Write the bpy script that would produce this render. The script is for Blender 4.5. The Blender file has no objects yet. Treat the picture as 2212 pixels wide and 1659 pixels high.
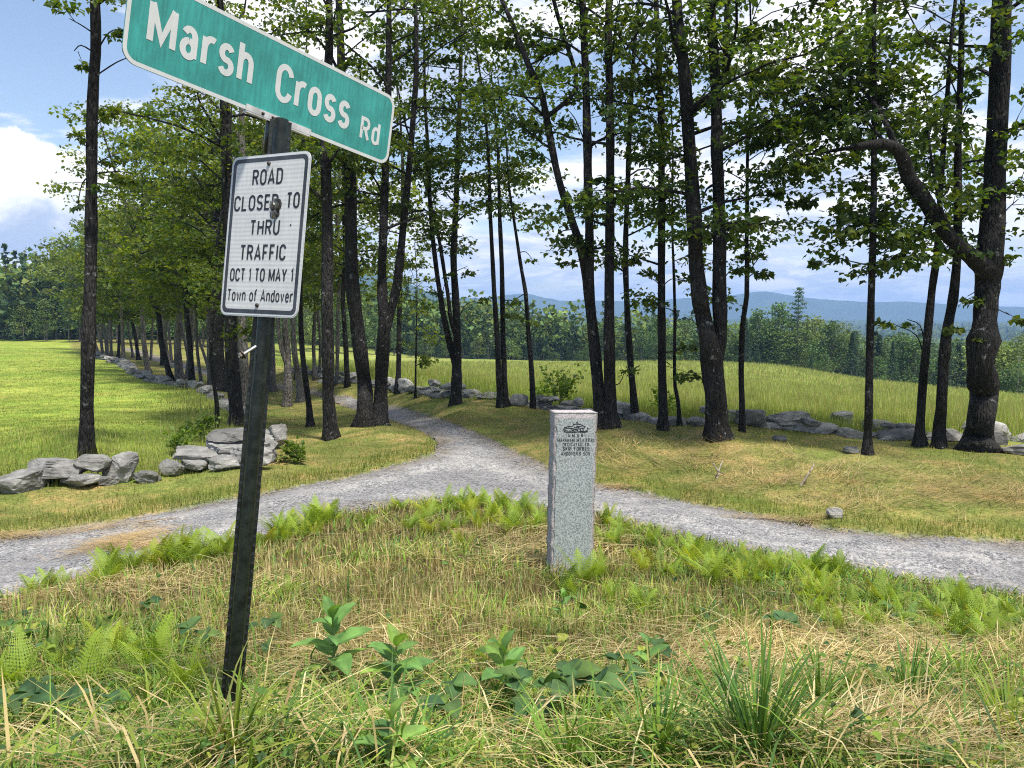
import bpy, math, random
import numpy as np
from mathutils import Vector, Matrix, geometry

SC = bpy.context.scene
COL = SC.collection
PI = math.pi
# ------------------------------------------------------------------ camera, sky, sun, exposure
CZ = 2.2
F = 773.0
SS = 1024.0 / 2212.0
PITCH = math.atan(64 / 773)
cam = bpy.data.objects.new('camera', bpy.data.cameras.new('camera'))
COL.objects.link(cam)
cam.location = (0, 0, CZ)
cam.rotation_euler = (PI / 2 - PITCH, 0, 0)
cam.data.sensor_width = 36.0
cam.data.lens = F / 1024 * 36
cam.data.clip_start = 0.05
cam.data.clip_end = 20000
SC.camera = cam

SUN_AZ, SUN_EL = math.radians(142), math.radians(67)
world = bpy.data.worlds.new('World')
SC.world = world
world.use_nodes = True


class NT:
    """small helper round a node tree"""
    def __init__(s, tree):
        s.t = tree

    def n(s, kind, ins=None, **kw):
        nd = s.t.nodes.new(kind)
        for k, v in kw.items():
            setattr(nd, k, v)
        for k, v in (ins or {}).items():
            s.put(nd.inputs[k], v)
        return nd

    def put(s, sock, v):
        if isinstance(v, bpy.types.NodeSocket):
            s.t.links.new(v, sock)
        elif isinstance(v, bpy.types.Node):
            s.t.links.new(v.outputs[0], sock)
        else:
            if sock.type == 'RGBA' and len(v) == 3:
                v = (*v, 1)
            sock.default_value = v

    def m(s, op, a, b=0.0, c=0.0, clamp=False):
        nd = s.t.nodes.new('ShaderNodeMath')
        nd.operation = op
        nd.use_clamp = clamp
        for i, v in enumerate((a, b, c)):
            s.put(nd.inputs[i], v)
        return nd.outputs[0]

    def mix(s, f, a, b, blend='MIX'):
        nd = s.t.nodes.new('ShaderNodeMix')
        nd.data_type = 'RGBA'
        nd.blend_type = blend
        s.put(nd.inputs[0], f)
        s.put(nd.inputs[6], a)
        s.put(nd.inputs[7], b)
        return nd.outputs[2]

    def ss(s, v, lo, hi, a=0.0, b=1.0):
        nd = s.t.nodes.new('ShaderNodeMapRange')
        nd.interpolation_type = 'SMOOTHSTEP'
        s.put(nd.inputs[0], v)
        for i, q in enumerate((lo, hi, a, b)):
            s.put(nd.inputs[i + 1], q)
        return nd.outputs[0]

    def noise(s, vec, scale, detail=4, rough=.55, dist=0.0, dims='3D'):
        nd = s.t.nodes.new('ShaderNodeTexNoise')
        nd.noise_dimensions = dims
        if vec is not None:
            s.put(nd.inputs['Vector'], vec)
        nd.inputs['Scale'].default_value = scale
        nd.inputs['Detail'].default_value = detail
        nd.inputs['Roughness'].default_value = rough
        nd.inputs['Distortion'].default_value = dist
        return nd.outputs[0]


def build_world():
    t = world.node_tree
    t.nodes.clear()
    w = NT(t)
    sky = w.n('ShaderNodeTexSky', sky_type='NISHITA')
    sky.sun_disc = False
    sky.sun_elevation = SUN_EL
    sky.sun_rotation = SUN_AZ
    sky.altitude = 400
    sky.air_density = 1.0
    sky.dust_density = 1.2
    sky.ozone_density = 1.5
    g = w.n('ShaderNodeTexCoord').outputs['Generated']
    sep = w.n('ShaderNodeSeparateXYZ', {0: g})
    x, y, z = sep.outputs
    az = w.m('ARCTAN2', x, y)
    zc = w.m('MAXIMUM', z, 0.0)
    den = w.m('ADD', zc, 0.16)
    px, py = w.m('DIVIDE', x, den), w.m('DIVIDE', y, den)
    pl = w.n('ShaderNodeCombineXYZ', {0: px, 1: py, 2: 0.7}).outputs[0]
    na = w.noise(pl, 1.15, 9, .58, .35)
    nb = w.noise(w.n('ShaderNodeCombineXYZ', {0: px, 1: py, 2: 4.3}).outputs[0], 2.6, 8, .6, .3)
    # more cloud to the right of north, clear to the left
    bias = w.ss(az, -.62, -.12, -.115, .045)
    m1 = w.ss(w.m('ADD', na, bias), .46, .56)
    # low bands close to the horizon
    cb = w.n('ShaderNodeCombineXYZ', {0: w.m('MULTIPLY', az, 4.6), 1: w.m('MULTIPLY', z, 17.0), 2: 1.7}).outputs[0]
    nband = w.noise(cb, 1.5, 8, .6, .25)
    m2 = w.m('MULTIPLY', w.ss(nband, .38, .50), w.ss(z, .16, .03))
    # heaped cumulus low in the north-west
    cc = w.n('ShaderNodeCombineXYZ', {0: w.m('MULTIPLY', az, 10.0), 1: w.m('MULTIPLY', z, 13.0), 2: 9.1}).outputs[0]
    nc = w.noise(cc, 1.5, 9, .6, .2)
    ex = w.m('DIVIDE', w.m('ADD', az, .57), .14)
    ez = w.m('DIVIDE', w.m('SUBTRACT', z, .125), .062)
    r2 = w.m('ADD', w.m('MULTIPLY', ex, ex), w.m('MULTIPLY', ez, ez))
    dens = w.m('SUBTRACT', w.m('ADD', w.m('MULTIPLY', nc, 2.6), -.3), r2)
    m3 = w.ss(dens, -.12, .18)
    grey = (3.7, 4.3, 5.5)
    white = (7.7, 7.6, 7.7)
    c1 = w.mix(w.ss(nb, .36, .58), grey, white)
    c2 = w.mix(w.ss(nband, .48, .60), (4.3, 4.9, 6.0), white)
    c3 = w.mix(w.ss(w.m('ADD', w.m('MULTIPLY', nc, .11), z), .155, .20), (3.5, 4.1, 5.2), (8.4, 8.3, 8.2))
    blue = w.mix(1.0, sky.outputs[0], (1.3, 1.2, 1.12), 'MULTIPLY')
    out = w.mix(m1, blue, c1)
    out = w.mix(m2, out, c2)
    out = w.mix(m3, out, c3)
    bg = w.n('ShaderNodeBackground', {0: out, 1: 0.09})
    o = w.n('ShaderNodeOutputWorld', {0: bg})


build_world()
sl = bpy.data.lights.new('sun', 'SUN')
sl.energy = 3.3
sl.angle = math.radians(5)
sl.color = (1.0, .95, .86)
sun = bpy.data.objects.new('sun', sl)
COL.objects.link(sun)
sdir = Vector((math.sin(SUN_AZ) * math.cos(SUN_EL), math.cos(SUN_AZ) * math.cos(SUN_EL), math.sin(SUN_EL)))
sun.rotation_euler = sdir.to_track_quat('Z', 'Y').to_euler()
sun.location = (10, 10, 40)
vs = SC.view_settings
vs.view_transform = 'Standard'
vs.look = 'None'
vs.exposure = 1.02
vs.gamma = 1.0
vs.use_curve_mapping = False
SC.render.engine = 'CYCLES'
SC.cycles.max_bounces = 6
SC.cycles.diffuse_bounces = 3
SC.cycles.transmission_bounces = 3
SC.cycles.transparent_max_bounces = 4
SC.cycles.volume_bounces = 0
SC.cycles.sample_clamp_indirect = 4
SC.cycles.use_denoising = False
SC.cycles.filter_width = 1.1

ORD = ['first', 'second', 'third', 'fourth', 'fifth', 'sixth', 'seventh', 'eighth', 'ninth', 'tenth', 'eleventh', 'twelfth', 'thirteenth', 'fourteenth', 'fifteenth', 'sixteenth', 'seventeenth', 'eighteenth', 'nineteenth', 'twentieth',
       'twenty-first', 'twenty-second', 'twenty-third', 'twenty-fourth', 'twenty-fifth', 'twenty-sixth', 'twenty-seventh', 'twenty-eighth', 'twenty-ninth', 'thirtieth', 'thirty-first', 'thirty-second', 'thirty-third', 'thirty-fourth', 'thirty-fifth',
       'thirty-sixth', 'thirty-seventh', 'thirty-eighth', 'thirty-ninth', 'fortieth', 'forty-first', 'forty-second', 'forty-third', 'forty-fourth', 'forty-fifth', 'forty-sixth', 'forty-seventh', 'forty-eighth', 'forty-ninth', 'fiftieth']
# ------------------------------------------------------------------ projection and terrain
RNG = np.random.default_rng(7)
FW = np.array([0, math.cos(PITCH), -math.sin(PITCH)])
UP = np.array([0, math.sin(PITCH), math.cos(PITCH)])


def ray(dx, dy):
    """direction through a point of the picture (0..2212, 0..1659), forward part 1"""
    u, v = (dx * SS - 512) / F, (384 - dy * SS) / F
    return FW + np.array([u, 0, 0]) + UP * v


def at(dx, dy, Y):
    r = ray(dx, dy)
    return np.array([0, 0, CZ]) + r * (Y / r[1])


def proj(P):
    P = np.asarray(P, float) - np.array([0, 0, CZ])
    d = P @ FW
    d = np.where(d < .15, .15, d)
    return np.stack([(512 + F * P[..., 0] / d) / SS, (384 - F * (P @ UP) / d) / SS], -1)


CP = []     # control points of the ground: x, y, z
for q in [  # picture x, picture y, distance
    (505, 1560, 2.17), (0, 1659, 1.95), (1106, 1659, 1.85), (2212, 1659, 2.0), (0, 1400, 3.6), (0, 1520, 2.6), (1106, 1500, 2.55), (2212, 1500, 2.7),
    (700, 1400, 3.2), (1500, 1400, 3.3), (2212, 1390, 3.9), (1235, 1240, 5.2), (900, 1250, 5.0), (500, 1280, 4.7), (1600, 1280, 4.8), (1700, 1230, 5.8),
    (250, 1240, 5.5), (0, 1300, 5.3), (2212, 1285, 6.0), (700, 1115, 7.6), (1000, 1080, 8.6), (1190, 1095, 8.2), (1500, 1160, 7.0), (1850, 1228, 6.4),
    (0, 1230, 6.4), (0, 1158, 7.7), (400, 1100, 8.6), (700, 1035, 10.2), (945, 965, 13.2), (820, 915, 16.6), (715, 945, 14.8), (500, 1010, 11.0),
    (0, 1060, 9.9), (170, 1050, 10.1), (330, 1040, 10.4), (186, 985, 11.2), (0, 980, 11.6), (100, 900, 18), (0, 850, 26), (0, 800, 40), (0, 752, 75),
    (130, 746, 88), (300, 900, 18.5), (350, 850, 26), (250, 800, 40), (430, 838, 29), (485, 872, 23), (280, 756, 78), (200, 770, 62), (430, 802, 45),
    (560, 823, 37), (680, 843, 30), (780, 868, 24), (900, 905, 18.2), (1050, 950, 14.2), (1100, 1030, 11.0), (1290, 1045, 10.2), (1290, 1075, 9.4), (1700, 1125, 8.4),
    (2212, 1166, 7.9), (1500, 1020, 11.0), (1800, 1040, 10.2), (2212, 1060, 9.6), (1550, 948, 12.6), (1870, 980, 11.9), (2110, 975, 12.0), (1310, 924, 13.6),
    (1085, 878, 17.4), (985, 872, 18.6), (2212, 960, 12.8), (1800, 930, 14.2), (1500, 912, 14.8), (1290, 892, 16.2), (1150, 872, 18.4), (900, 842, 23),
    (760, 824, 27), (640, 802, 34), (1500, 870, 22), (1900, 900, 18), (2212, 915, 16.5), (1100, 830, 32), (800, 800, 45), (1500, 830, 38), (2000, 870, 30), (2212, 890, 26),
    (900, 775, 110), (1100, 778, 118), (1280, 786, 115), (1500, 790, 105), (1700, 799, 95), (1850, 825, 84), (2000, 846, 74), (2212, 868, 66), (650, 772, 95),
    (1300, 808, 60), (1700, 830, 50), (2100, 868, 40), (500, 775, 75),
]:
    CP.append(at(*q))
for a, r, z in [  # bearing in degrees, distance, height: land beyond the fields
    (-33, 100, -3), (-33, 160, -2), (-33, 260, -1), (-33, 420, 5), (-33, 700, 18), (-24, 130, -3), (-24, 260, -1), (-24, 450, 7), (-24, 800, 30),
    (-14, 150, -3), (-14, 300, -2), (-14, 600, 6), (-14, 1200, 10), (-5, 150, -7), (-5, 300, -13), (-5, 700, -16), (-5, 1500, -6),
    (5, 150, -11), (5, 300, -20), (5, 700, -24), (5, 1500, -12), (17, 130, -12), (17, 200, -18), (17, 400, -26), (17, 800, -24), (17, 1600, -14),
    (33, 100, -12), (33, 200, -20), (33, 400, -27), (33, 800, -22), (33, 1600, -12), (-33, 3600, 0), (-10, 3600, 0), (10, 3600, 0), (33, 3600, 0),
]:
    a = math.radians(a)
    CP.append(np.array([r * math.sin(a), r * math.cos(a), CZ + z]))
CP = np.array(CP)


def ab(x, y):
    r = np.sqrt(x * x + y * y)
    a = np.arctan2(x, y)
    lim = math.radians(46)
    ac = np.clip(a, -lim, lim)
    # behind the camera the two sides run together
    back = np.clip((np.abs(a) - lim) / (PI - lim), 0, 1)
    ac = ac * (1 - back)
    return np.stack([ac * 3.2, np.log(np.clip(r, 1.7, 4000))], -1)


_U = ab(CP[:, 0], CP[:, 1])
_C = .12


def _phi(d2):
    return np.sqrt(d2 + _C * _C)


_K = _phi(((_U[:, None] - _U[None]) ** 2).sum(-1)) - 5e-4 * np.eye(len(_U))
_sc = np.exp(_U[:, 1])          # work with slope (height / distance) so that far points do not swamp near ones
_zm = (CP[:, 2] - CZ) / _sc
_A = np.block([[_K, np.ones((len(_U), 1))], [np.ones((1, len(_U))), np.zeros((1, 1))]])
_W = np.linalg.solve(_A, np.append(_zm, 0))

_ph = RNG.uniform(0, 2 * PI, 64)


def wav(x, y, s, seed=0, n=9):
    """smooth irregular field about -1..1 with features of about s metres"""
    r = np.random.default_rng(seed + 100)
    o = np.zeros_like(x, float)
    for i in range(n):
        a, f, p = r.uniform(0, PI), (2 * PI / s) * r.uniform(.45, 1.8), r.uniform(0, 2 * PI)
        o += np.sin((x * math.cos(a) + y * math.sin(a)) * f + p + 1.3 * np.sin((x * math.sin(a) - y * math.cos(a)) * f * .7 + p * 2))
    return o / math.sqrt(n) * .8


def gz(x, y):
    x, y = np.atleast_1d(np.asarray(x, float)), np.atleast_1d(np.asarray(y, float))
    sh = x.shape
    x, y = x.ravel(), y.ravel()
    out = np.empty(len(x))
    for i in range(0, len(x), 20000):
        u = ab(x[i:i + 20000], y[i:i + 20000])
        d2 = ((u[:, None, 0] - _U[None, :, 0]) ** 2 + (u[:, None, 1] - _U[None, :, 1]) ** 2)
        out[i:i + 20000] = (_phi(d2) @ _W[:-1] + _W[-1]) * np.exp(u[:, 1])
    r = np.sqrt(x * x + y * y)
    out += CZ + .025 * wav(x, y, 1.6, 3) * np.clip(r / 6, .3, 1) * (r < 60)
    return out.reshape(sh)


_TS = np.geomspace(1.2, 900, 420)


def hit(dx, dy):
    """where the line of sight through a picture point meets the ground"""
    r = ray(dx, dy)
    P = np.array([0, 0, CZ]) + r * _TS[:, None]
    g = gz(P[:, 0], P[:, 1])
    d = P[:, 2] - g
    k = np.argmax(d < 0)
    if d[k] >= 0:
        k = len(d) - 1
    k = max(k, 1)
    f = d[k - 1] / (d[k - 1] - d[k] + 1e-9)
    q = P[k - 1] * (1 - f) + P[k] * f
    q[2] = gz(q[0], q[1])[0]
    return q


def inpoly(P, poly):
    x, y = P[..., 0], P[..., 1]
    res = np.zeros(x.shape, bool)
    n = len(poly)
    for i in range(n):
        x0, y0 = poly[i]
        x1, y1 = poly[(i + 1) % n]
        c = ((y0 > y) != (y1 > y))
        with np.errstate(divide='ignore', invalid='ignore'):
            res ^= c & (x < (x1 - x0) * (y - y0) / (y1 - y0 + 1e-12) + x0)
    return res


# zones of the ground, as outlines on the land
NEAR_EDGE = [(-900, 1560), (-400, 1400), (0, 1292), (120, 1262), (230, 1238), (450, 1190), (600, 1150), (720, 1115), (860, 1088), (1000, 1077), (1180, 1098),
             (1290, 1112), (1500, 1165), (1700, 1203), (1900, 1240), (2212, 1290), (2600, 1370), (3200, 1520)]
FAR_RIGHT = [(3400, 1230), (2700, 1195), (2212, 1165), (2000, 1155), (1800, 1138), (1500, 1085), (1400, 1062), (1290, 1042), (1200, 1010), (1120, 975), (1050, 940),
             (960, 905), (870, 878), (780, 862), (680, 842), (600, 826), (520, 812), (440, 795), (370, 777), (320, 762), (282, 752)]
FAR_LEFT = [(262, 752), (300, 766), (360, 788), (430, 806), (520, 824), (600, 838), (675, 852), (720, 868), (775, 886), (840, 908), (890, 922), (925, 938), (945, 958), (940, 975),
            (900, 990), (840, 1005), (760, 1026), (660, 1044), (560, 1064), (430, 1088), (300, 1112), (150, 1136), (0, 1157), (-400, 1225), (-900, 1310)]
ROAD_POLY = NEAR_EDGE + FAR_RIGHT + FAR_LEFT
ISLAND = NEAR_EDGE + [(6000, 2600), (6000, 60000), (-6000, 60000), (-6000, 2600)]
WALL_R = [(2450, 978), (2212, 957), (2000, 948), (1800, 937), (1650, 922), (1500, 917), (1380, 906), (1290, 896), (1150, 876), (1000, 858), (900, 843), (830, 833), (760, 825), (690, 810), (640, 802)]
WALL_L = [(-250, 1085), (0, 1060), (160, 1050), (330, 1040), (470, 1010), (590, 975), (540, 920), (485, 872), (443, 844), (417, 839), (374, 830), (325, 822), (293, 809), (267, 788), (235, 778), (200, 766), (150, 752)]
FIELD_L = WALL_L + [(120, 600), (-4000, 600), (-4000, 1400)]
FIELD_R = WALL_R + [(560, 780), (560, 600), (6000, 600), (6000, 1200)]


# ------------------------------------------------------------------ mesh helpers
def mesh_np(name, V, Fs, mats, parent=None, col=None, smooth=False, matidx=None, loc=None, attr='Col'):
    """V (n,3), Fs list of integer arrays (k,3) or (k,4); col (n,3) point colour"""
    me = bpy.data.meshes.new(name)
    V = np.asarray(V, np.float32)
    if not isinstance(Fs, list):
        Fs = [Fs]
    Fs = [np.asarray(f, np.int32) for f in Fs if len(f)]
    me.vertices.add(len(V))
    me.vertices.foreach_set('co', V.ravel())
    loops = np.concatenate([f.ravel() for f in Fs])
    tot = np.concatenate([np.full(len(f), f.shape[1], np.int32) for f in Fs])
    st = np.concatenate([[0], np.cumsum(tot)[:-1]]).astype(np.int32)
    me.loops.add(len(loops))
    me.loops.foreach_set('vertex_index', loops)
    me.polygons.add(len(tot))
    me.polygons.foreach_set('loop_start', st)
    me.polygons.foreach_set('use_smooth', np.full(len(tot), bool(smooth)))
    if matidx is not None:
        me.polygons.foreach_set('material_index', np.asarray(matidx, np.int32))
    for m in (mats if isinstance(mats, (list, tuple)) else [mats]):
        me.materials.append(m)
    if col is not None:
        a = me.color_attributes.new(attr, 'FLOAT_COLOR', 'POINT')
        c = np.ones((len(V), 4), np.float32)
        c[:, :3] = col
        a.data.foreach_set('color', c.ravel())
    me.update(calc_edges=True)
    me.validate()
    return link(name, me, parent, loc)


def link(name, me, parent=None, loc=None):
    o = bpy.data.objects.new(name, me)
    COL.objects.link(o)
    if parent is not None:
        o.parent = parent
    if loc is not None:
        o.location = loc
    return o


def empty(name, loc, label=None, cat=None, group=None, rot=None):
    o = bpy.data.objects.new(name, None)
    o.empty_display_size = .1
    COL.objects.link(o)
    o.location = Vector(loc)
    if rot is not None:
        o.rotation_euler = rot
    return tag(o, label, cat, group)


def tag(o, label=None, cat=None, group=None, kind=None):
    if label:
        o['label'] = label
    if cat:
        o['category'] = cat
    if group:
        o['group'] = group
    if kind:
        o['kind'] = kind
    return o


class Acc:
    """collects shapes into one mesh"""
    def __init__(s):
        s.V, s.T, s.Q, s.C, s.n = [], [], [], [], 0

    def add(s, V, T=None, Q=None, C=None):
        V = np.asarray(V, float)
        s.V.append(V)
        if T is not None and len(T):
            s.T.append(np.asarray(T) + s.n)
        if Q is not None and len(Q):
            s.Q.append(np.asarray(Q) + s.n)
        if C is not None:
            s.C.append(np.broadcast_to(np.asarray(C, float), (len(V), 3)))
        s.n += len(V)

    def build(s, name, mat, parent=None, smooth=False, loc=None):
        Fs = []
        if s.T:
            Fs.append(np.concatenate(s.T))
        if s.Q:
            Fs.append(np.concatenate(s.Q))
        return mesh_np(name, np.concatenate(s.V), Fs, mat, parent, np.concatenate(s.C) if s.C else None, smooth, loc=loc)


def tube(P, R, sides=8, rough=0.0, rng=RNG, cap=True):
    P = np.asarray(P, float)
    R = np.asarray(R, float)
    n = len(P)
    Tn = np.gradient(P, axis=0)
    Tn /= np.linalg.norm(Tn, axis=1, keepdims=True) + 1e-9
    ref = np.array([0, 1.0, 0]) if abs(Tn[:, 2]).mean() > .6 else np.array([0, 0, 1.0])
    A = np.cross(Tn, ref)
    A /= np.linalg.norm(A, axis=1, keepdims=True) + 1e-9
    B = np.cross(Tn, A)
    th = np.linspace(0, 2 * PI, sides, endpoint=False)
    rr = R[:, None] * np.ones(sides)
    if rough:
        rr = rr * (1 + rough * rng.uniform(-1, 1, (n, sides)))
    V = P[:, None] + rr[..., None] * (A[:, None] * np.cos(th)[None, :, None] + B[:, None] * np.sin(th)[None, :, None])
    i, j = np.meshgrid(np.arange(n - 1), np.arange(sides), indexing='ij')
    j2 = (j + 1) % sides
    Q = np.stack([i * sides + j, i * sides + j2, (i + 1) * sides + j2, (i + 1) * sides + j], -1).reshape(-1, 4)
    V = V.reshape(-1, 3)
    T = None
    if cap:
        V = np.concatenate([V, P[:1], P[-1:]])
        a, b = n * sides, n * sides + 1
        k = np.arange(sides)
        T = np.concatenate([np.stack([np.full(sides, a), (k + 1) % sides, k], -1), np.stack([np.full(sides, b), (n - 1) * sides + k, (n - 1) * sides + (k + 1) % sides], -1)])
    return V, T, Q


def spline(P, n):
    """Catmull-Rom through the rows of P"""
    P = np.asarray(P, float)
    if len(P) < 3:
        t = np.linspace(0, 1, n)[:, None]
        return P[0] * (1 - t) + P[-1] * t
    E_ = np.concatenate([[2 * P[0] - P[1]], P, [2 * P[-1] - P[-2]]])
    u = np.linspace(0, len(P) - 1 - 1e-6, n)
    k = u.astype(int)
    f = (u - k)[:, None]
    a, b, c, d = E_[k], E_[k + 1], E_[k + 2], E_[k + 3]
    return .5 * (2 * b + (c - a) * f + (2 * a - 5 * b + 4 * c - d) * f ** 2 + (3 * b - a - 3 * c + d) * f ** 3)


def boxv(c, h, R=None):
    V = np.array([[x, y, z] for x in (-1, 1) for y in (-1, 1) for z in (-1, 1)], float) * np.asarray(h)
    if R is not None:
        V = V @ np.asarray(R).T
    Q = [[0, 1, 3, 2], [4, 6, 7, 5], [0, 4, 5, 1], [2, 3, 7, 6], [0, 2, 6, 4], [1, 5, 7, 3]]
    return V + np.asarray(c), None, Q


# ------------------------------------------------------------------ materials
def mat(name):
    m = bpy.data.materials.new(name)
    m.use_nodes = True
    t = m.node_tree
    t.nodes.clear()
    return m, NT(t)


def finish(w, col, rough=.8, spec=.3, bump=None, bstr=.3, bdist=.02, metal=0.0, transl=0.0, tcol=None):
    b = w.n('ShaderNodeBsdfPrincipled', {'Base Color': col, 'Roughness': rough, 'Specular IOR Level': spec, 'Metallic': metal})
    if bump is not None:
        bn = w.n('ShaderNodeBump', {'Height': bump, 'Strength': bstr, 'Distance': bdist})
        w.put(b.inputs['Normal'], bn.outputs[0])
    o = b.outputs[0]
    if transl:
        tr = w.n('ShaderNodeBsdfTranslucent', {0: tcol if tcol is not None else col})
        mx = w.n('ShaderNodeMixShader', {0: transl, 1: o, 2: tr.outputs[0]})
        o = mx.outputs[0]
    w.n('ShaderNodeOutputMaterial', {0: o})


def m_attr(name, rough=.7, transl=.3, spec=.25, warm=(1.25, 1.1, .55), var=.35, scale=.8, each=False):
    m, w = mat(name)
    a = w.n('ShaderNodeAttribute', attribute_name='Col').outputs[0]
    pos = w.n('ShaderNodeNewGeometry').outputs[0]
    n = w.noise(pos, scale, 3)
    f = w.ss(n, .3, .7, 1 - var, 1 + var)
    c = w.mix(1.0, a, w.n('ShaderNodeCombineXYZ', {0: f, 1: f, 2: f}).outputs[0], 'MULTIPLY')
    if each:
        oi = w.n('ShaderNodeObjectInfo').outputs['Random']
        c = w.mix(w.ss(oi, .55, 1.0, 0, .6), c, w.mix(1.0, c, (1.7, 1.25, .7), 'MULTIPLY'))
        c = w.mix(w.ss(oi, .5, 0.0, 0, .5), c, w.mix(1.0, c, (.5, .6, .7), 'MULTIPLY'))
        spot = w.noise(w.n('ShaderNodeTexCoord').outputs['Object'], 9, 4, .7)
        c = w.mix(w.ss(spot, .62, .72, 0, .7), c, (.20, .15, .05))
    tc = w.mix(1.0, c, warm, 'MULTIPLY')
    finish(w, c, rough, spec, transl=transl, tcol=tc)
    return m


def m_plain(name, col, rough=.6, spec=.3, metal=0.0, nscale=0, namp=.2, bump=0, bdist=.005, coords='Object'):
    m, w = mat(name)
    c = col
    bn = None
    if nscale:
        tc = w.n('ShaderNodeTexCoord').outputs[coords]
        n = w.noise(tc, nscale, 6, .6)
        f = w.ss(n, .3, .7, 1 - namp, 1 + namp)
        c = w.mix(1.0, col, w.n('ShaderNodeCombineXYZ', {0: f, 1: f, 2: f}).outputs[0], 'MULTIPLY')
        if bump:
            bn = n
    finish(w, c, rough, spec, bn, bump, bdist, metal)
    return m


def m_bark(name, dark, light, lichen, lich_amt=.5):
    m, w = mat(name)
    tc = w.n('ShaderNodeTexCoord').outputs['Object']
    mp = w.n('ShaderNodeMapping', {0: tc})
    mp.inputs['Scale'].default_value = (1, 1, .22)
    n = w.noise(mp.outputs[0], 26, 6, .65, .6)
    v = w.n('ShaderNodeTexVoronoi', {'Vector': mp.outputs[0], 'Scale': 22.0})
    v.feature = 'DISTANCE_TO_EDGE'
    n2 = w.noise(tc, 7, 5, .7)
    n3 = w.noise(tc, 1.3, 3)
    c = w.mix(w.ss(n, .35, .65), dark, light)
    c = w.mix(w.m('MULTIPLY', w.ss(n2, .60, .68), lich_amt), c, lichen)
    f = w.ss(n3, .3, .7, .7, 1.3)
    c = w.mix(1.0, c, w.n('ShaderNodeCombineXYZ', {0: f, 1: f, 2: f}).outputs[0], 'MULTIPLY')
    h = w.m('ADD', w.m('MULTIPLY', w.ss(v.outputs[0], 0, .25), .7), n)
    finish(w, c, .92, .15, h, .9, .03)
    return m


def m_stone(name, base, alt, lichen=(.55, .56, .5), scale=1.0, lich=.6):
    m, w = mat(name)
    tc = w.n('ShaderNodeTexCoord').outputs['Object']
    oi = w.n('ShaderNodeObjectInfo').outputs['Random']
    off = w.n('ShaderNodeVectorMath', {0: tc, 1: w.n('ShaderNodeCombineXYZ', {0: w.m('MULTIPLY', oi, 37.0), 1: 0.0, 2: w.m('MULTIPLY', oi, 11.0)}).outputs[0]}, operation='ADD').outputs[0]
    n = w.noise(off, 3.5 * scale, 8, .65, .2)
    n2 = w.noise(off, 11 * scale, 6, .7)
    mp = w.n('ShaderNodeMapping', {0: off})
    mp.inputs['Scale'].default_value = (1, 1, 5)
    n3 = w.noise(mp.outputs[0], 6 * scale, 5, .6, .5)
    c = w.mix(w.ss(n, .35, .66), base, alt)
    c = w.mix(w.m('MULTIPLY', w.ss(n2, .55, .68), lich), c, lichen)
    c = w.mix(w.ss(n3, .58, .75, 0, .55), c, (.06, .055, .05))
    f = w.m('ADD', w.m('MULTIPLY', oi, .7), .65)
    c = w.mix(1.0, c, w.n('ShaderNodeCombineXYZ', {0: f, 1: f, 2: f}).outputs[0], 'MULTIPLY')
    h = w.m('ADD', w.m('ADD', n, w.m('MULTIPLY', n2, .4)), w.m('MULTIPLY', n3, .5))
    finish(w, c, .9, .2, h, .7, .04)
    return m


def m_ground():
    m, w = mat('ground_soil_and_thatch')
    a = w.n('ShaderNodeAttribute', attribute_name='Col').outputs[0]
    pos = w.n('ShaderNodeNewGeometry').outputs[0]
    n1 = w.noise(pos, .35, 5, .6)
    n2 = w.noise(pos, 2.6, 6, .65)
    n3 = w.noise(pos, 22, 5, .7)
    f = w.m('MULTIPLY', w.ss(n1, .3, .7, .78, 1.2), w.m('MULTIPLY', w.ss(n2, .3, .7, .75, 1.25), w.ss(n3, .3, .7, .6, 1.35)))
    c = w.mix(1.0, a, w.n('ShaderNodeCombineXYZ', {0: f, 1: f, 2: f}).outputs[0], 'MULTIPLY')
    hue = w.mix(w.ss(n2, .45, .62), (.94, 1.04, .9), (1.1, .97, 1.0))
    c = w.mix(1.0, c, hue, 'MULTIPLY')
    finish(w, c, .95, .1, w.m('ADD', n3, n2), .6, .05)
    return m


def m_gravel():
    m, w = mat('road_gravel')
    pos = w.n('ShaderNodeNewGeometry').outputs[0]
    v = w.n('ShaderNodeTexVoronoi', {'Vector': pos, 'Scale': 62.0})
    v2 = w.n('ShaderNodeTexVoronoi', {'Vector': pos, 'Scale': 27.0})
    n = w.noise(pos, .55, 5, .6)
    n2 = w.noise(pos, 3.0, 5, .65)
    g = w.n('ShaderNodeSeparateColor', {0: v.outputs['Color']}).outputs[0]
    g2 = w.n('ShaderNodeSeparateColor', {0: v2.outputs['Color']}).outputs[1]
    val = w.m('ADD', w.m('MULTIPLY', g, .55), w.m('MULTIPLY', g2, .45))
    c = w.mix(w.ss(val, .15, .9), (.10, .10, .103), (.36, .355, .355))
    c = w.mix(w.ss(n2, .42, .68, 0, .6), c, (.34, .325, .31))
    e = w.n('ShaderNodeAttribute', attribute_name='Col').outputs[0]
    c = w.mix(1.0, c, e, 'MULTIPLY')
    f = w.ss(n, .3, .7, .86, 1.12)
    c = w.mix(1.0, c, w.n('ShaderNodeCombineXYZ', {0: f, 1: f, 2: f}).outputs[0], 'MULTIPLY')
    finish(w, c, .9, .2, w.m('ADD', g, w.m('MULTIPLY', g2, .8)), .6, .02)
    return m


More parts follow.
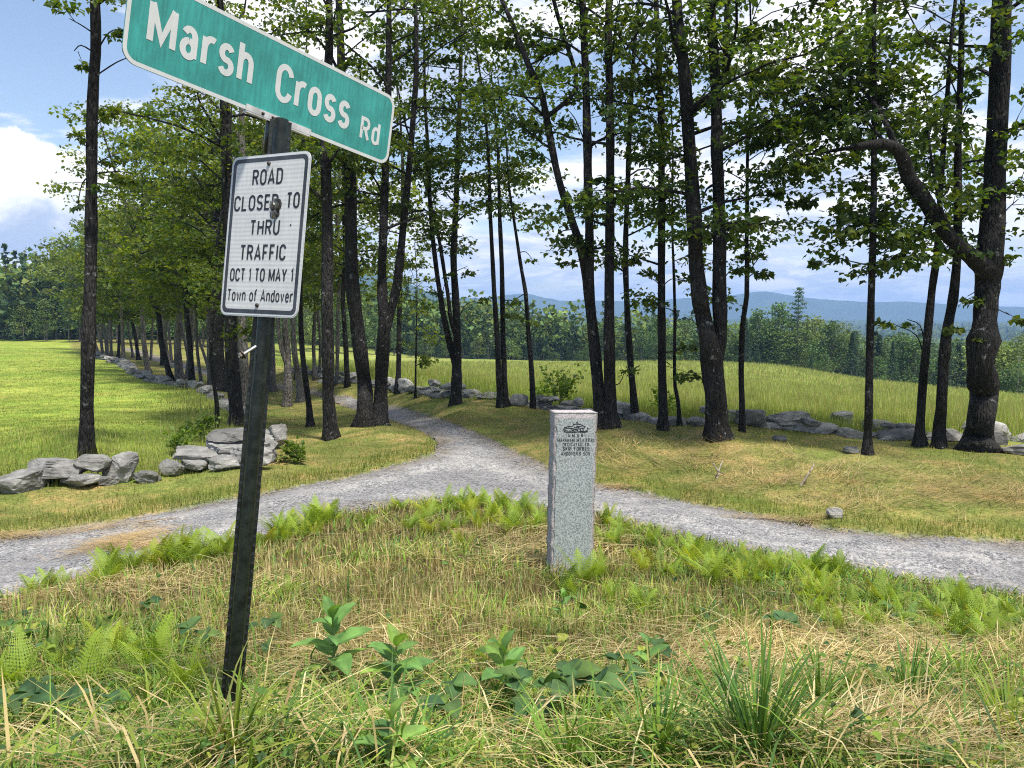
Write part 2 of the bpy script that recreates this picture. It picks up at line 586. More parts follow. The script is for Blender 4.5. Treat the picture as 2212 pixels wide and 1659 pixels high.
M_BARK = m_bark('dark_maple_bark', (.014, .013, .012), (.042, .039, .036), (.36, .37, .35), .55)
M_BARK_GREY = m_bark('grey_maple_bark', (.085, .076, .068), (.21, .19, .17), (.38, .38, .36), .45)
M_BIRCH = m_bark('pale_birch_bark', (.3, .29, .27), (.6, .58, .55), (.05, .05, .05), .5)
M_LEAF = m_attr('maple_leaf', .5, .5, .35, (1.6, 1.5, .35), .3, .7)
M_LEAF_FAR = m_attr('distant_leaf', .7, .3, .2, (1.3, 1.1, .5), .35, .15)
M_GRASS = m_attr('grass_blade', .6, .35, .25, (1.2, 1.1, .6), .3, 1.2)
M_STRAW = m_attr('dry_straw', .65, .2, .25, (1.1, 1.0, .8), .25, 2.0)
M_FERN = m_attr('fern_frond', .55, .45, .25, (1.25, 1.15, .4), .15, 3)
M_BROAD = m_attr('broad_leaf', .6, .38, .2, (1.2, 1.2, .4), .3, 14, each=True)
M_STONE = m_stone('field_stone', (.13, .128, .12), (.25, .245, .23), (.42, .43, .38), 1, .45)
M_PALE = m_stone('pale_stone', (.34, .33, .30), (.5, .48, .45))
M_STONE_DARK = m_stone('weathered_wall_stone', (.15, .145, .135), (.33, .32, .30), (.42, .43, .38), 1.2, .5)
M_GROUND = m_ground()
M_GRAVEL = m_gravel()
M_CHIP = m_stone('gravel_chip', (.30, .30, .31), (.5, .5, .51), (.6, .6, .6), 20, .3)
M_WOOD = m_plain('bare_dead_wood', (.26, .22, .18), .8, .2, 0, 20, .35, .4)


# ------------------------------------------------------------------ ground, road, mountains, haze
def zones(x, y, z=None):
    if z is None:
        z = gz(x, y)
    q = proj(np.stack([x, y, z], -1))
    front = y > .9
    road = inpoly(q, ROAD_POLY) & front
    isl = (inpoly(q, ISLAND) | ~front)
    fl = inpoly(q, FIELD_L) & front & ~road
    fr = inpoly(q, FIELD_R) & front & ~road
    return road, isl, fl, fr, q


def ground_colour(x, y, zz):
    road, isl, fl, fr, q = zz
    n = wav(x, y, 2.2, 11)
    n2 = wav(x, y, 7, 12)
    n3 = wav(x, y, .7, 13)
    c = np.empty((len(x), 3))
    c[:] = (.155, .175, .045)                                            # mown verge
    k = np.clip(.5 + .5 * n + .3 * n3, 0, 1)[:, None]
    c = c * (1 - k) + np.array([.24, .20, .075]) * k
    ki = np.clip(.6 + .4 * n3, 0, 1)[:, None]
    ci = np.array([.045, .038, .018]) * (1 - ki) + np.array([.10, .08, .035]) * ki
    c = np.where(isl[:, None], ci, c)
    kl = np.clip(.5 + .5 * n2, 0, 1)[:, None]
    near = np.clip((18 - y) / 8, 0, 1)[:, None]
    cl = np.array([.19, .265, .042]) * (1 - kl) + np.array([.30, .33, .07]) * kl
    cl = cl * (1 - near) + np.array([.13, .175, .03]) * near
    c = np.where(fl[:, None], cl, c)
    strk = np.clip(.5 + .5 * wav(x * .25, y, 5, 15), 0, 1)[:, None]
    cr = np.array([.20, .26, .055]) * (1 - strk) + np.array([.27, .28, .08]) * strk
    c = np.where(fr[:, None], cr, c)
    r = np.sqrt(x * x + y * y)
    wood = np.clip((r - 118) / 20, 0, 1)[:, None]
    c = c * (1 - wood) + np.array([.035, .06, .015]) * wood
    c = np.where(road[:, None], np.array([.2, .19, .18]), c)
    return c


def build_ground():
    rad = np.concatenate([[.35], np.geomspace(.6, 30, 300), np.geomspace(30.6, 3600, 110)])
    f = math.radians(42)
    ang = np.concatenate([np.linspace(-f, f, 250), np.linspace(f, 2 * PI - f, 44)[1:-1]])
    R, A = np.meshgrid(rad, ang, indexing='ij')
    x, y = (R * np.sin(A)).ravel(), (R * np.cos(A)).ravel()
    z = gz(x, y)
    zz = zones(x, y, z)
    z = np.where(zz[0] & (R.ravel() < 130), z - .06, z)
    n, m = R.shape
    i, j = np.meshgrid(np.arange(n - 1), np.arange(m), indexing='ij')
    j2 = (j + 1) % m
    Q = np.stack([i * m + j, (i + 1) * m + j, (i + 1) * m + j2, i * m + j2], -1).reshape(-1, 4)
    Q = Q[:, ::-1]
    V = np.concatenate([np.stack([x, y, z], -1), [[0, 0, z[:m].mean()]]])
    k = np.arange(m)
    T = np.stack([np.full(m, n * m), k, (k + 1) % m], -1)
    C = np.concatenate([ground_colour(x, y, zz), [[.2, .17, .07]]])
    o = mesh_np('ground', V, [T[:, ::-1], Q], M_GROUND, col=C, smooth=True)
    tag(o, 'uneven grassy ground of verges and open fields sloping to the valley', kind='structure')
    return o


def outline_world(poly, step=14):
    pts = []
    P = np.array(poly, float)
    for a, b in zip(P[:-1], P[1:]):
        k = max(1, int(np.hypot(*(b - a)) / 60))
        for t in np.arange(k) / k:
            pts.append(hit(*(a * (1 - t) + b * t)))
    pts.append(hit(*P[-1]))
    return np.array(pts)


def jag(P, amp):
    """a ragged natural edge"""
    out = []
    for a, b in zip(P[:-1], P[1:]):
        L = np.linalg.norm(b - a)
        k = int(np.clip(L / .12, 1, 30))
        for t in np.arange(k) / k:
            q = a * (1 - t) + b * t
            out.append(q)
    out.append(P[-1])
    out = np.array(out)
    s = np.arange(len(out)) * .12
    d = np.gradient(out[:, :2], axis=0)
    d /= np.linalg.norm(d, axis=1, keepdims=True) + 1e-9
    off = amp * (wav(s, s * .3, .9, 21) + .6 * wav(s, s * .2, .3, 22))
    out[:, 0] += -d[:, 1] * off
    out[:, 1] += d[:, 0] * off
    return out


def build_road():
    e1, e2, e3 = (jag(outline_world(e), .045) for e in (NEAR_EDGE, FAR_RIGHT, FAR_LEFT))
    ring = np.concatenate([e1, e2, e3])[:, :2]
    keep = [0]
    for i in range(1, len(ring)):
        if np.linalg.norm(ring[i] - ring[keep[-1]]) > .03:
            keep.append(i)
    ring = ring[keep]
    r = np.random.default_rng(4)
    n = 60000
    th = r.uniform(-1.05, 1.05, n)
    rr = np.exp(r.uniform(math.log(4.5), math.log(110), n))
    X, Y = rr * np.sin(th), rr * np.cos(th)
    ins = inpoly(np.stack([X, Y], -1), ring)
    X, Y = X[ins], Y[ins]
    cell = np.round(np.stack([np.arctan2(X, Y) * 60, np.log(np.hypot(X, Y)) * 40], -1)).astype(int)
    _, u = np.unique(cell, axis=0, return_index=True)
    pts = [Vector(p) for p in ring] + [Vector((X[i], Y[i])) for i in u]
    nb = len(ring)
    vo, eo, fo, *_ = geometry.delaunay_2d_cdt(pts, [(i, (i + 1) % nb) for i in range(nb)], [], 0, 1e-4)
    W = np.array([v[:] for v in vo])
    Fc = np.array([f for f in fo if len(f) == 3])
    cen = W[Fc].mean(1)
    Fc = Fc[inpoly(cen, ring)]
    z = gz(W[:, 0], W[:, 1])
    ed = np.min([np.linalg.norm(W[:, None, :] - ring[None, k::4], axis=2).min(1) for k in range(4)], axis=0)
    wob = .006 * wav(W[:, 0], W[:, 1], .5, 31)
    z = z - .012 + wob - .02 * np.clip(1 - ed / .15, 0, 1)
    rut = (np.exp(-((ed - .62) / .24) ** 2) * np.clip(.8 + .5 * wav(W[:, 0], W[:, 1], 1.5, 35), 0, 1))[:, None]
    t = np.clip(1 - ed / .35 + .35 * wav(W[:, 0], W[:, 1], .6, 33), 0, 1)[:, None]
    C = (np.array([.86, .86, .87]) + np.array([.42, .41, .37]) * rut) * (1 - t) + np.array([.72, .62, .48]) * t
    area = np.cross(W[Fc[:, 1]] - W[Fc[:, 0]], W[Fc[:, 2]] - W[Fc[:, 0]])
    Fc[area < 0] = Fc[area < 0][:, ::-1]
    o = mesh_np('road', np.column_stack([W, z]), Fc, M_GRAVEL, col=C, smooth=True)
    tag(o, 'pale grey gravel road forking round the grassy bank', kind='structure')
    return ring


GROUND = build_ground()
ROAD_RING = build_road()


def build_chips():
    r = np.random.default_rng(9)
    n = 60000
    th = r.uniform(-.68, .68, n)
    rr = np.exp(r.uniform(math.log(5), math.log(17), n))
    X, Y = rr * np.sin(th), rr * np.cos(th)
    ins = inpoly(np.stack([X, Y], -1), ROAD_RING)
    X, Y = X[ins], Y[ins]
    n = len(X)
    s = (r.gamma(3, .0024, n) + .004)
    base = np.array([[0, 0, 1.], [1, 0, 0], [0, 1, 0], [-1, 0, 0], [0, -1, 0]])
    V = base[None] * s[:, None, None] * r.uniform(.6, 1.2, (n, 5, 3))
    a = r.uniform(0, 2 * PI, n)
    ca, sa = np.cos(a), np.sin(a)
    V = np.stack([V[..., 0] * ca[:, None] - V[..., 1] * sa[:, None], V[..., 0] * sa[:, None] + V[..., 1] * ca[:, None], V[..., 2] * .8], -1)
    V += np.stack([X, Y, gz(X, Y) - .012], -1)[:, None]
    T = np.array([[0, 1, 2], [0, 2, 3], [0, 3, 4], [0, 4, 1]])
    Fc = (T[None] + (np.arange(n) * 5)[:, None, None]).reshape(-1, 3)
    o = mesh_np('loose_gravel', V.reshape(-1, 3), Fc, M_CHIP)
    tag(o, 'loose grey crushed stone scattered over the road', kind='stuff')


build_chips()


def m_hill(name, c1, c2, s):
    m, w = mat(name)
    pos = w.n('ShaderNodeNewGeometry').outputs[0]
    n = w.noise(pos, s, 6, .65)
    n2 = w.noise(pos, s * 9, 4, .7)
    c = w.mix(w.ss(w.m('ADD', n, w.m('MULTIPLY', n2, .5)), .5, 1.0), c1, c2)
    finish(w, c, .95, .05, n2, 1.0, 8)
    return m


M_HILL = m_hill('wooded_mountain_side', (.03, .055, .02), (.06, .10, .03), .012)


def mountain(name, label, ridge, Y, depth, seed, rough):
    """ridge: picture points of the skyline; a rounded range of that skyline stands at distance Y"""
    ridge = np.array(ridge, float)
    W = np.array([at(a, b, Y) for a, b in ridge])
    xs = np.linspace(W[0, 0], W[-1, 0], 320)
    hs = np.interp(xs, W[:, 0], W[:, 2])
    for _ in range(4):
        hs[1:-1] = (hs[:-2] + 2 * hs[1:-1] + hs[2:]) / 4
    v = np.linspace(-1, 1, 60)
    U, Vv = np.meshgrid(np.arange(320), v, indexing='ij')
    prof = np.where(Vv < 0, np.cos(Vv * PI / 2) ** 1.3, np.cos(Vv * PI / 2))
    base = -60.0
    X = xs[U] * (1 + Vv * depth / Y)
    Yy = Y + Vv * depth
    h = hs[U]
    Z = base + (h - base) * prof + rough * wav(X, Yy, 420, seed) * np.sin(np.clip((Vv + 1) * PI, 0, PI)) + rough * .25 * wav(X, Yy, 90, seed + 1) * prof
    i, j = np.meshgrid(np.arange(319), np.arange(59), indexing='ij')
    Q = np.stack([i * 60 + j, (i + 1) * 60 + j, (i + 1) * 60 + j + 1, i * 60 + j + 1], -1).reshape(-1, 4)
    o = mesh_np(name, np.stack([X, Yy, Z], -1).reshape(-1, 3), Q, M_HILL, smooth=True)
    tag(o, label, kind='structure')


mountain('mountain_range', 'long blue mountain ridge on the far horizon', [(-900, 668), (300, 650), (700, 620), (820, 628), (930, 640), (1030, 646), (1090, 638), (1130, 632), (1165, 640), (1210, 651), (1270, 648), (1340, 652),
         (1420, 648), (1500, 644), (1570, 640), (1620, 632), (1652, 627), (1690, 636), (1740, 643), (1790, 648), (1860, 652), (1920, 653), (1955, 650), (2010, 656), (2080, 658), (2150, 662), (2400, 668), (3300, 672)], 3000, 420, 40, 7)
mountain('wooded_hill', 'hazy blue green wooded slope rising behind the sign', [(-300, 600), (300, 570), (560, 530), (680, 545), (760, 575), (840, 600), (900, 622), (960, 645), (1020, 664), (1100, 678), (1200, 686), (1400, 690), (1900, 694)], 1750, 330, 60, 8)

hz, w = mat('hazy_air')
w.n('ShaderNodeOutputMaterial', {'Volume': w.n('ShaderNodeVolumePrincipled', {'Color': (.36, .58, 1.0), 'Density': 3.6e-4, 'Anisotropy': .0}).outputs[0]})
hb = Acc()
hb.add(*boxv((0, 1700, 20), (3900, 2600, 130)))
tag(hb.build('haze', hz), 'thin blue haze lying over the valley', kind='stuff')


# ------------------------------------------------------------------ lettering: a small stroke alphabet
def arc(cx, cy, rx, ry, a0, a1, n=14):
    a = np.radians(np.linspace(a0, a1, n))
    return [(cx + rx * math.cos(k), cy + ry * math.sin(k)) for k in a]


def ell(cx, cy, rx, ry):
    return arc(cx, cy, rx, ry, 90, 450, 26)


_S = arc(.27, .745, .27, .255, 22, 270, 16) + arc(.27, .25, .27, .25, 90, -160, 16)[1:]
_s = arc(.21, .55, .2, .19, 25, 270, 14) + arc(.21, .185, .21, .185, 90, -160, 14)[1:]
_B1 = [(0, 0), (0, 1), (.3, 1)] + arc(.3, .76, .24, .24, 90, -90, 10) + [(0, .52)]
GL = {
    'M': (.78, [[(0, 0), (0, 1)], [(0, 1), (.39, .12), (.78, 1)], [(.78, 1), (.78, 0)]]),
    'C': (.56, [arc(.29, .7, .29, .3, 12, 180) + arc(.29, .3, .29, .3, 180, 348)]),
    'R': (.56, [_B1, [(.28, .52), (.56, 0)]]),
    'P': (.54, [_B1]),
    'B': (.56, [_B1, [(.28, .52)] + arc(.3, .26, .26, .26, 90, -90, 10) + [(0, 0)]]),
    'O': (.58, [arc(.29, .7, .29, .3, 0, 180) + arc(.29, .3, .29, .3, 180, 360) + [(.58, .7)]]),
    'A': (.64, [[(0, 0), (.32, 1), (.64, 0)], [(.1, .28), (.54, .28)]]),
    'D': (.56, [[(0, .5), (0, 1), (.26, 1)] + arc(.28, .7, .28, .3, 90, 0, 8) + arc(.28, .3, .28, .3, 0, -90, 8) + [(0, 0), (0, .5)]]),
    'L': (.46, [[(0, 1), (0, 0), (.46, 0)]]),
    'S': (.54, [_S]),
    'E': (.48, [[(.48, 1), (0, 1), (0, 0), (.48, 0)], [(0, .52), (.4, .52)]]),
    'F': (.47, [[(.47, 1), (0, 1), (0, 0)], [(0, .5), (.4, .5)]]),
    'T': (.54, [[(0, 1), (.54, 1)], [(.27, 1), (.27, 0)]]),
    'H': (.55, [[(0, 0), (0, 1)], [(.55, 0), (.55, 1)], [(0, .52), (.55, .52)]]),
    'U': (.55, [[(0, 1), (0, .28)] + arc(.275, .28, .275, .28, 180, 360) + [(.55, 1)]]),
    'I': (.0, [[(0, 0), (0, 1)]]),
    '1': (.16, [[(.0, .8), (.16, 1), (.16, 0)]]),
    'Y': (.6, [[(0, 1), (.3, .45), (.6, 1)], [(.3, .45), (.3, 0)]]),
    'N': (.58, [[(0, 0), (0, 1), (.58, 0), (.58, 1)]]),
    'K': (.56, [[(0, 0), (0, 1)], [(.54, 1), (.02, .42)], [(.18, .58), (.56, 0)]]),
    'V': (.62, [[(0, 1), (.31, 0), (.62, 1)]]),
    "'": (.0, [[(0, .78), (0, 1)]]),
    'a': (.44, [arc(.22, .52, .2, .22, 155, 0, 10) + [(.42, 0)], ell(.21, .21, .21, .21)]),
    'r': (.3, [[(0, 0), (0, .74)], arc(.26, .44, .26, .29, 178, 65, 10)]),
    's': (.42, [_s]),
    'h': (.44, [[(0, 0), (0, 1.04)], arc(.22, .5, .22, .24, 180, 0, 12) + [(.44, 0)]]),
    'n': (.44, [[(0, 0), (0, .74)], arc(.22, .5, .22, .24, 180, 0, 12) + [(.44, 0)]]),
    'o': (.46, [arc(.23, .5, .23, .24, 0, 180, 12) + arc(.23, .23, .23, .23, 180, 360, 12) + [(.46, .5)]]),
    'd': (.44, [[(.44, 0), (.44, 1.04)], arc(.22, .5, .22, .24, 0, 180, 12) + arc(.22, .23, .22, .23, 180, 360, 12) + [(.44, .5)]]),
    'w': (.66, [[(0, .74), (.165, 0), (.33, .7), (.495, 0), (.66, .74)]]),
    'v': (.46, [[(0, .74), (.23, 0), (.46, .74)]]),
    'f': (.3, [arc(.3, .8, .2, .22, 75, 180, 8) + [(.1, 0)], [(-.06, .7), (.3, .7)]]),
    'e': (.44, [[(.02, .4), (.44, .4)] + arc(.22, .37, .22, .37, 5, 320, 18)]),
}


def ribbon(pts, t):
    P = [np.array(pts[0], float)]
    for q in pts[1:]:
        if np.hypot(*(np.array(q) - P[-1])) > 1e-4:
            P.append(np.array(q, float))
    P = np.array(P)
    d = np.diff(P, axis=0)
    d /= np.linalg.norm(d, axis=1, keepdims=True)
    nrm = np.stack([-d[:, 1], d[:, 0]], -1)
    N = np.empty_like(P)
    N[0], N[-1] = nrm[0], nrm[-1]
    for i in range(1, len(P) - 1):
        b = nrm[i - 1] + nrm[i]
        L = np.linalg.norm(b)
        b = b / L if L > 1e-3 else nrm[i]
        N[i] = b * min(1 / max(b @ nrm[i], .25), 2.2)
    P = P.copy()
    closed = np.hypot(*(P[0] - P[-1])) < 1e-3
    L_, R_ = P + N * t / 2, P - N * t / 2
    V = np.concatenate([L_, R_])
    n = len(P)
    i = np.arange(n - 1)
    return V, np.stack([i, i + n, i + n + 1, i + 1], -1)


def lettering(name, text, box, m, parent, t=.15, gap=.2, y=-.0022, space=.55, layer=.00006):
    """text fitted to box = (left, right, baseline, height) of the parent's own front plane (x right, z up)"""
    xl, xr, zb, h = box
    acc = Acc()
    strokes = []
    x = 0.0
    for ch in text:
        if ch == ' ':
            x += space
            continue
        w_, ss_ = GL[ch]
        for s_ in ss_:
            strokes.append([(px + x, py * (1 - t) + t / 2) for px, py in s_])
        x += w_ + t + gap
    total = x - gap - t
    tt = t
    sx = (xr - xl - t * h * .7) / total
    for k, s_ in enumerate(strokes):
        pts = [(xl + t * h * .35 + px * sx, zb + py * h) for px, py in s_]
        V, Q = ribbon(pts, tt * h * .92)
        acc.add(np.stack([V[:, 0], np.full(len(V), y - layer * (k % 5)), V[:, 1]], -1), Q=Q)
    return acc.build(name, m, parent)


def rrect(w, h, r, n=7):
    pts = []
    for cx, cz, a in ((w / 2 - r, h / 2 - r, 0), (-w / 2 + r, h / 2 - r, 90), (-w / 2 + r, -h / 2 + r, 180), (w / 2 - r, -h / 2 + r, 270)):
        pts += arc(cx, cz, r, r, a, a + 90, n)
    return np.array(pts)


def plate(name, ol, y0, y1, m, parent=None, hole=None):
    n = len(ol)
    V = np.concatenate([np.column_stack([ol[:, 0], np.full(n, y0), ol[:, 1]]), np.column_stack([ol[:, 0], np.full(n, y1), ol[:, 1]])])
    c = ol.mean(0)
    V = np.concatenate([V, [[c[0], y0, c[1]], [c[0], y1, c[1]]]])
    k = np.arange(n)
    k2 = (k + 1) % n
    T = np.concatenate([np.stack([np.full(n, 2 * n), k, k2], -1), np.stack([np.full(n, 2 * n + 1), k2 + n, k + n], -1)])
    Q = np.stack([k2, k, k + n, k2 + n], -1)
    return mesh_np(name, V, [T, Q], m, parent)


def ring_plate(name, o1, o2, y, m, parent):
    n = len(o1)
    V = np.concatenate([np.column_stack([o1[:, 0], np.full(n, y), o1[:, 1]]), np.column_stack([o2[:, 0], np.full(n, y), o2[:, 1]])])
    k = np.arange(n)
    k2 = (k + 1) % n
    return mesh_np(name, V, np.stack([k, k2, k2 + n, k + n], -1), m, parent)


def bolt_mesh(acc, c, r, h, axis_y=-1):
    th = np.linspace(0, 2 * PI, 12, endpoint=False)
    prof = [(1, 0), (1, .35), (.75, .8), (.3, 1)]
    V = np.array([[c[0] + r * a * math.cos(q), c[1] + axis_y * h * b, c[2] + r * a * math.sin(q)] for a, b in prof for q in th] + [[c[0], c[1] + axis_y * h, c[2]]])
    Q = [[i * 12 + j, i * 12 + (j + 1) % 12, (i + 1) * 12 + (j + 1) % 12, (i + 1) * 12 + j] for i in range(3) for j in range(12)]
    T = [[36 + j, 36 + (j + 1) % 12, 48] for j in range(12)]
    acc.add(V, T, Q)


# ------------------------------------------------------------------ the road sign
def sheet_mat(name, col, rough, stripes=0.0, fleck=.1):
    m, w = mat(name)
    tc = w.n('ShaderNodeTexCoord').outputs['Object']
    n = w.noise(tc, 9, 5, .6)
    mp = w.n('ShaderNodeMapping', {0: tc})
    mp.inputs['Scale'].default_value = (12, 1, 1.2)
    n2 = w.noise(mp.outputs[0], 9, 4, .6)
    f = w.m('MULTIPLY', w.ss(n, .3, .7, 1 - fleck, 1 + fleck), w.ss(n2, .3, .7, 1 - fleck * .8, 1 + fleck * .8))
    if stripes:
        wv = w.n('ShaderNodeTexWave', {'Vector': tc, 'Scale': 26.0, 'Distortion': .6, 'Detail': 1.0}, bands_direction='Z')
        f = w.m('MULTIPLY', f, w.ss(wv.outputs['Fac'], 0, 1, 1 - stripes, 1 + stripes))
    c = w.mix(1.0, col, w.n('ShaderNodeCombineXYZ', {0: f, 1: f, 2: f}).outputs[0], 'MULTIPLY')
    finish(w, c, rough, .5)
    return m


M_GREEN = sheet_mat('green_reflective_sheeting', (.03, .265, .23), .36, 0, .2)
M_SHEET = sheet_mat('white_reflective_sheeting', (.62, .63, .61), .4, .08, .06)
M_LETTER = sheet_mat('white_sign_lettering', (.58, .59, .57), .35, 0, .04)
M_EDGE = m_plain('bare_aluminium_edge', (.6, .61, .6), .4, .4, .3, 12, .15)
M_BLACK = m_plain('faded_black_print', (.022, .025, .03), .45, .4, 0, 14, .3)
M_BANDM = m_plain('faded_black_border', (.05, .056, .066), .4, .4, 0, 10, .4)
M_POST = m_plain('dark_green_painted_steel', (.016, .021, .017), .34, .5, .35, 30, .55, .2, .002)
M_GALV = m_plain('galvanised_bracket', (.62, .60, .57), .45, .4, .4, 18, .25, .2, .002)
M_RUST = m_plain('dark_bolt_head', (.075, .06, .052), .5, .5, .6, 60, .5, .4, .001)
M_ZINC = m_plain('zinc_bolt_shank', (.6, .6, .58), .35, .5, .7, 60, .2)
M_TEAR = m_plain('torn_bare_metal', (.10, .095, .09), .4, .5, .6, 30, .7, .5, .004)

R_BLADE = np.array([[0.57097969, -0.81102981, 0.12732969], [0.81272431, 0.58032814, 0.05194656], [-0.11602321, 0.0738235, 0.99049922]])
T_BLADE = np.array([-0.66847991, 2.29837034, 0.6851543 + CZ])
R_NOTE = np.array([[0.87239229, 0.48138563, 0.08485032], [-0.48749113, 0.86956197, 0.07883132], [-0.03583435, -0.11013561, 0.99327038]])
T_NOTE = np.array([-0.69505695, 2.1979585, 0.23661901 + CZ])


def mtx(R, t):
    M = Matrix.Identity(4)
    for i in range(3):
        for j in range(3):
            M[i][j] = R[i, j]
        M[i][3] = t[i]
    return M


def build_sign():
    axis = np.array([.088, .074, .993])
    axis /= np.linalg.norm(axis)
    top = T_NOTE + R_NOTE @ np.array([-.002, .028, .335])
    g = gz(-.82, 2.16)[0]
    tlen = (top[2] - g + .25) / axis[2]
    base = top - axis * (top[2] - g) / axis[2]
    root = empty('street_sign', base, 'leaning green post with a green street name blade and a white road closed notice', 'road sign')
    iv = Matrix.Translation(-Vector(base))
    # steel post: ribbed channel with a perforated flange each side
    fx = np.array([.90, .36, 0])
    fx = fx - axis * (fx @ axis)
    fx /= np.linalg.norm(fx)
    fy = np.cross(axis, fx)
    Rp = np.stack([fx, fy, axis], -1)
    prof = np.array([(-.031, .012), (-.031, .009), (-.0195, .008)] + [(.0205 * math.cos(math.radians(a)), -.004 + .02 * math.sin(math.radians(a)) * -1) for a in range(170, 9, -16)] +
                    [(.0195, .008), (.031, .009), (.031, .012), (.017, .013), (.012, .002), (-.012, .002), (-.017, .013)])
    prof = prof * .96
    n = len(prof)
    hz_ = np.linspace(-tlen, 0, 26)
    r = np.random.default_rng(3)
    V = np.concatenate([np.column_stack([prof + r.normal(0, .0003, prof.shape), np.full(n, z)]) for z in hz_])
    k = np.arange(n)
    Q = np.concatenate([np.stack([i * n + k, i * n + (k + 1) % n, (i + 1) * n + (k + 1) % n, (i + 1) * n + k], -1) for i in range(25)])
    post = mesh_np('post', V, Q, M_POST, root)
    post.matrix_local = iv @ mtx(Rp, top)
    acc = Acc()
    for z in np.arange(-tlen + .3, -.03, .0254):
        for sx in (-.0250, .0250):
            th = np.linspace(0, 2 * PI, 8, endpoint=False)
            acc.add(np.column_stack([sx + .0042 * np.cos(th), np.full(8, .0075), z + .0055 * np.sin(th)]), T=[[0, i + 1, i] for i in range(1, 7)])
    holes = acc.build('flange_holes', M_BLACK, post)
    holes['kind'] = 'stuff'
    # bolt sticking out of the flange
    a = at(553, 748, base[1] + axis[1] / axis[2] * 1.13 - .02)
    b = at(516, 771, base[1] + axis[1] / axis[2] * 1.13 - .05)
    lag = empty('lag_bolt', Vector(a) - Vector(base))
    lag.parent = root
    d = (b - a) / np.linalg.norm(b - a)
    V, T, Q = tube([b * 0, (b - a)], [.0042, .0042], 8)
    ac = Acc()
    ac.add(V, T, Q)
    ac.build('bolt_shank', M_ZINC, lag)
    ac = Acc()
    V, T, Q = tube([(b - a) * .8, (b - a) * .8 + d * .009], [.0115, .011], 6)
    ac.add(V, T, Q)
    V, T, Q = tube([(b - a) * .8 - d * .002, (b - a) * .8], [.0155, .0155], 14)
    ac.add(V, T, Q)
    ac.build('bolt_nut', M_RUST, lag)
    # street name blade
    blade = plate('street_name_blade', rrect(.914, .2286, .038), -.0016, .0016, M_GREEN, root)
    blade.matrix_local = iv @ mtx(R_BLADE, T_BLADE)
    ring_plate('white_border', rrect(.9136, .2282, .0378), rrect(.893, .2076, .0285), -.0020, M_LETTER, blade)
    lettering('lettering', 'Marsh', (-.400, -.097, -.050, .112), M_LETTER, blade, .165, .19)
    lettering('lettering', 'Cross', (-.016, .267, -.056, .112), M_LETTER, blade, .165, .19)
    lettering('lettering', 'Rd', (.319, .403, -.066, .076), M_LETTER, blade, .165, .2)
    # clamp under the blade
    br = empty('clamp_bracket', (0, 0, 0))
    br.parent = root
    br.matrix_local = iv @ mtx(R_BLADE, T_BLADE + R_BLADE @ np.array([0, 0, 0]))
    ac = Acc()
    for sy in (-1, 1):
        ac.add(*boxv((.008, sy * .0048, -.1075), (.114, .0022, .0085)))
    ac.build('clamp_rail', M_GALV, br)
    ac = Acc()
    ac.add(*boxv((.008, 0, -.1185), (.113, .0065, .0024)))
    ac.build('clamp_base', M_GALV, br)
    for bx in (-.052, -.018, .005, .040):
        ac = Acc()
        bolt_mesh(ac, (bx, -.0071, -.1085), .0048 if abs(bx) > .03 else .004, .006)
        ac.build('set_screw', M_RUST, br)
    ac = Acc()
    tp = np.linspace(0, 1, 6)
    V, T, Q = tube([(0, 0, 0), (0, 0, .075), (0, 0, .09)], [.0285, .0285, .027], 20)
    ac.add(V, T, Q)
    cap = ac.build('post_cap', M_POST, root, True)
    ctr = T_BLADE + R_BLADE @ np.array([0.0, 0, -.122])
    cap.matrix_local = iv @ mtx(Rp, ctr - axis * .09)
    # white notice
    note = plate('road_closed_notice', rrect(.3048, .4572, .024), -.0013, .0013, M_EDGE, root)
    note.matrix_local = iv @ mtx(R_NOTE, T_NOTE)
    plate('white_sheeting', rrect(.298, .4504, .021), -.0019, -.0013, M_SHEET, note)
    ring_plate('black_border', rrect(.289, .4414, .018), rrect(.2655, .418, .011), -.0022, M_BANDM, note)
    for tx, bx in (('ROAD', (-.063, .054, .142, .046)), ('CLOSED', (-.129, .045, .0705, .0455)), ('TO', (.076, .125, .072, .0455)), ('THRU', (-.057, .058, .000, .0445)),
                   ('TRAFFIC', (-.089, .089, -.0715, .046)), ('OCT 1 TO MAY 1', (-.122, .124, -.1305, .038)), ('Town of Andover', (-.127, .130, -.187, .0345))):
        lettering('printed_line', tx, bx, M_BLACK, note, .15 if tx[0] != 'T' or tx[1] != 'o' else .13, .2, y=-.0026, space=.5)
    for bz in (.2019, -.1972):
        ac = Acc()
        bolt_mesh(ac, (-.003, -.0022, bz), .0062, .006)
        ac.build('bolt_head', M_RUST, note)
    # the torn shot hole: a jagged crater with folded petals of metal
    r = np.random.default_rng(12)
    ol = np.array([(.014, .082), (.018, .094), (.027, .101), (.040, .1035), (.053, .099), (.060, .088), (.0575, .076), (.051, .068), (.055, .056), (.047, .049), (.041, .0405),
                   (.033, .046), (.025, .046), (.0185, .052), (.0165, .062), (.021, .069), (.017, .075)])
    nn = len(ol)
    c = np.array([.038, .073])
    inner = c + (ol - c) * r.uniform(.35, .55, (nn, 1))
    V = np.concatenate([np.column_stack([ol[:, 0], np.full(nn, -.0032), ol[:, 1]]), np.column_stack([inner[:, 0], r.uniform(-.009, .001, nn) - .002, inner[:, 1]]), [[c[0], -.0032, c[1]]]])
    k = np.arange(nn)
    k2 = (k + 1) % nn
    mesh_np('torn_hole', V, [np.stack([k, k2, k2 + nn], -1), np.stack([k, k2 + nn, k + nn], -1), np.stack([k + nn, k2 + nn, np.full(nn, 2 * nn)], -1)], M_TEAR, note)
    ac = Acc()
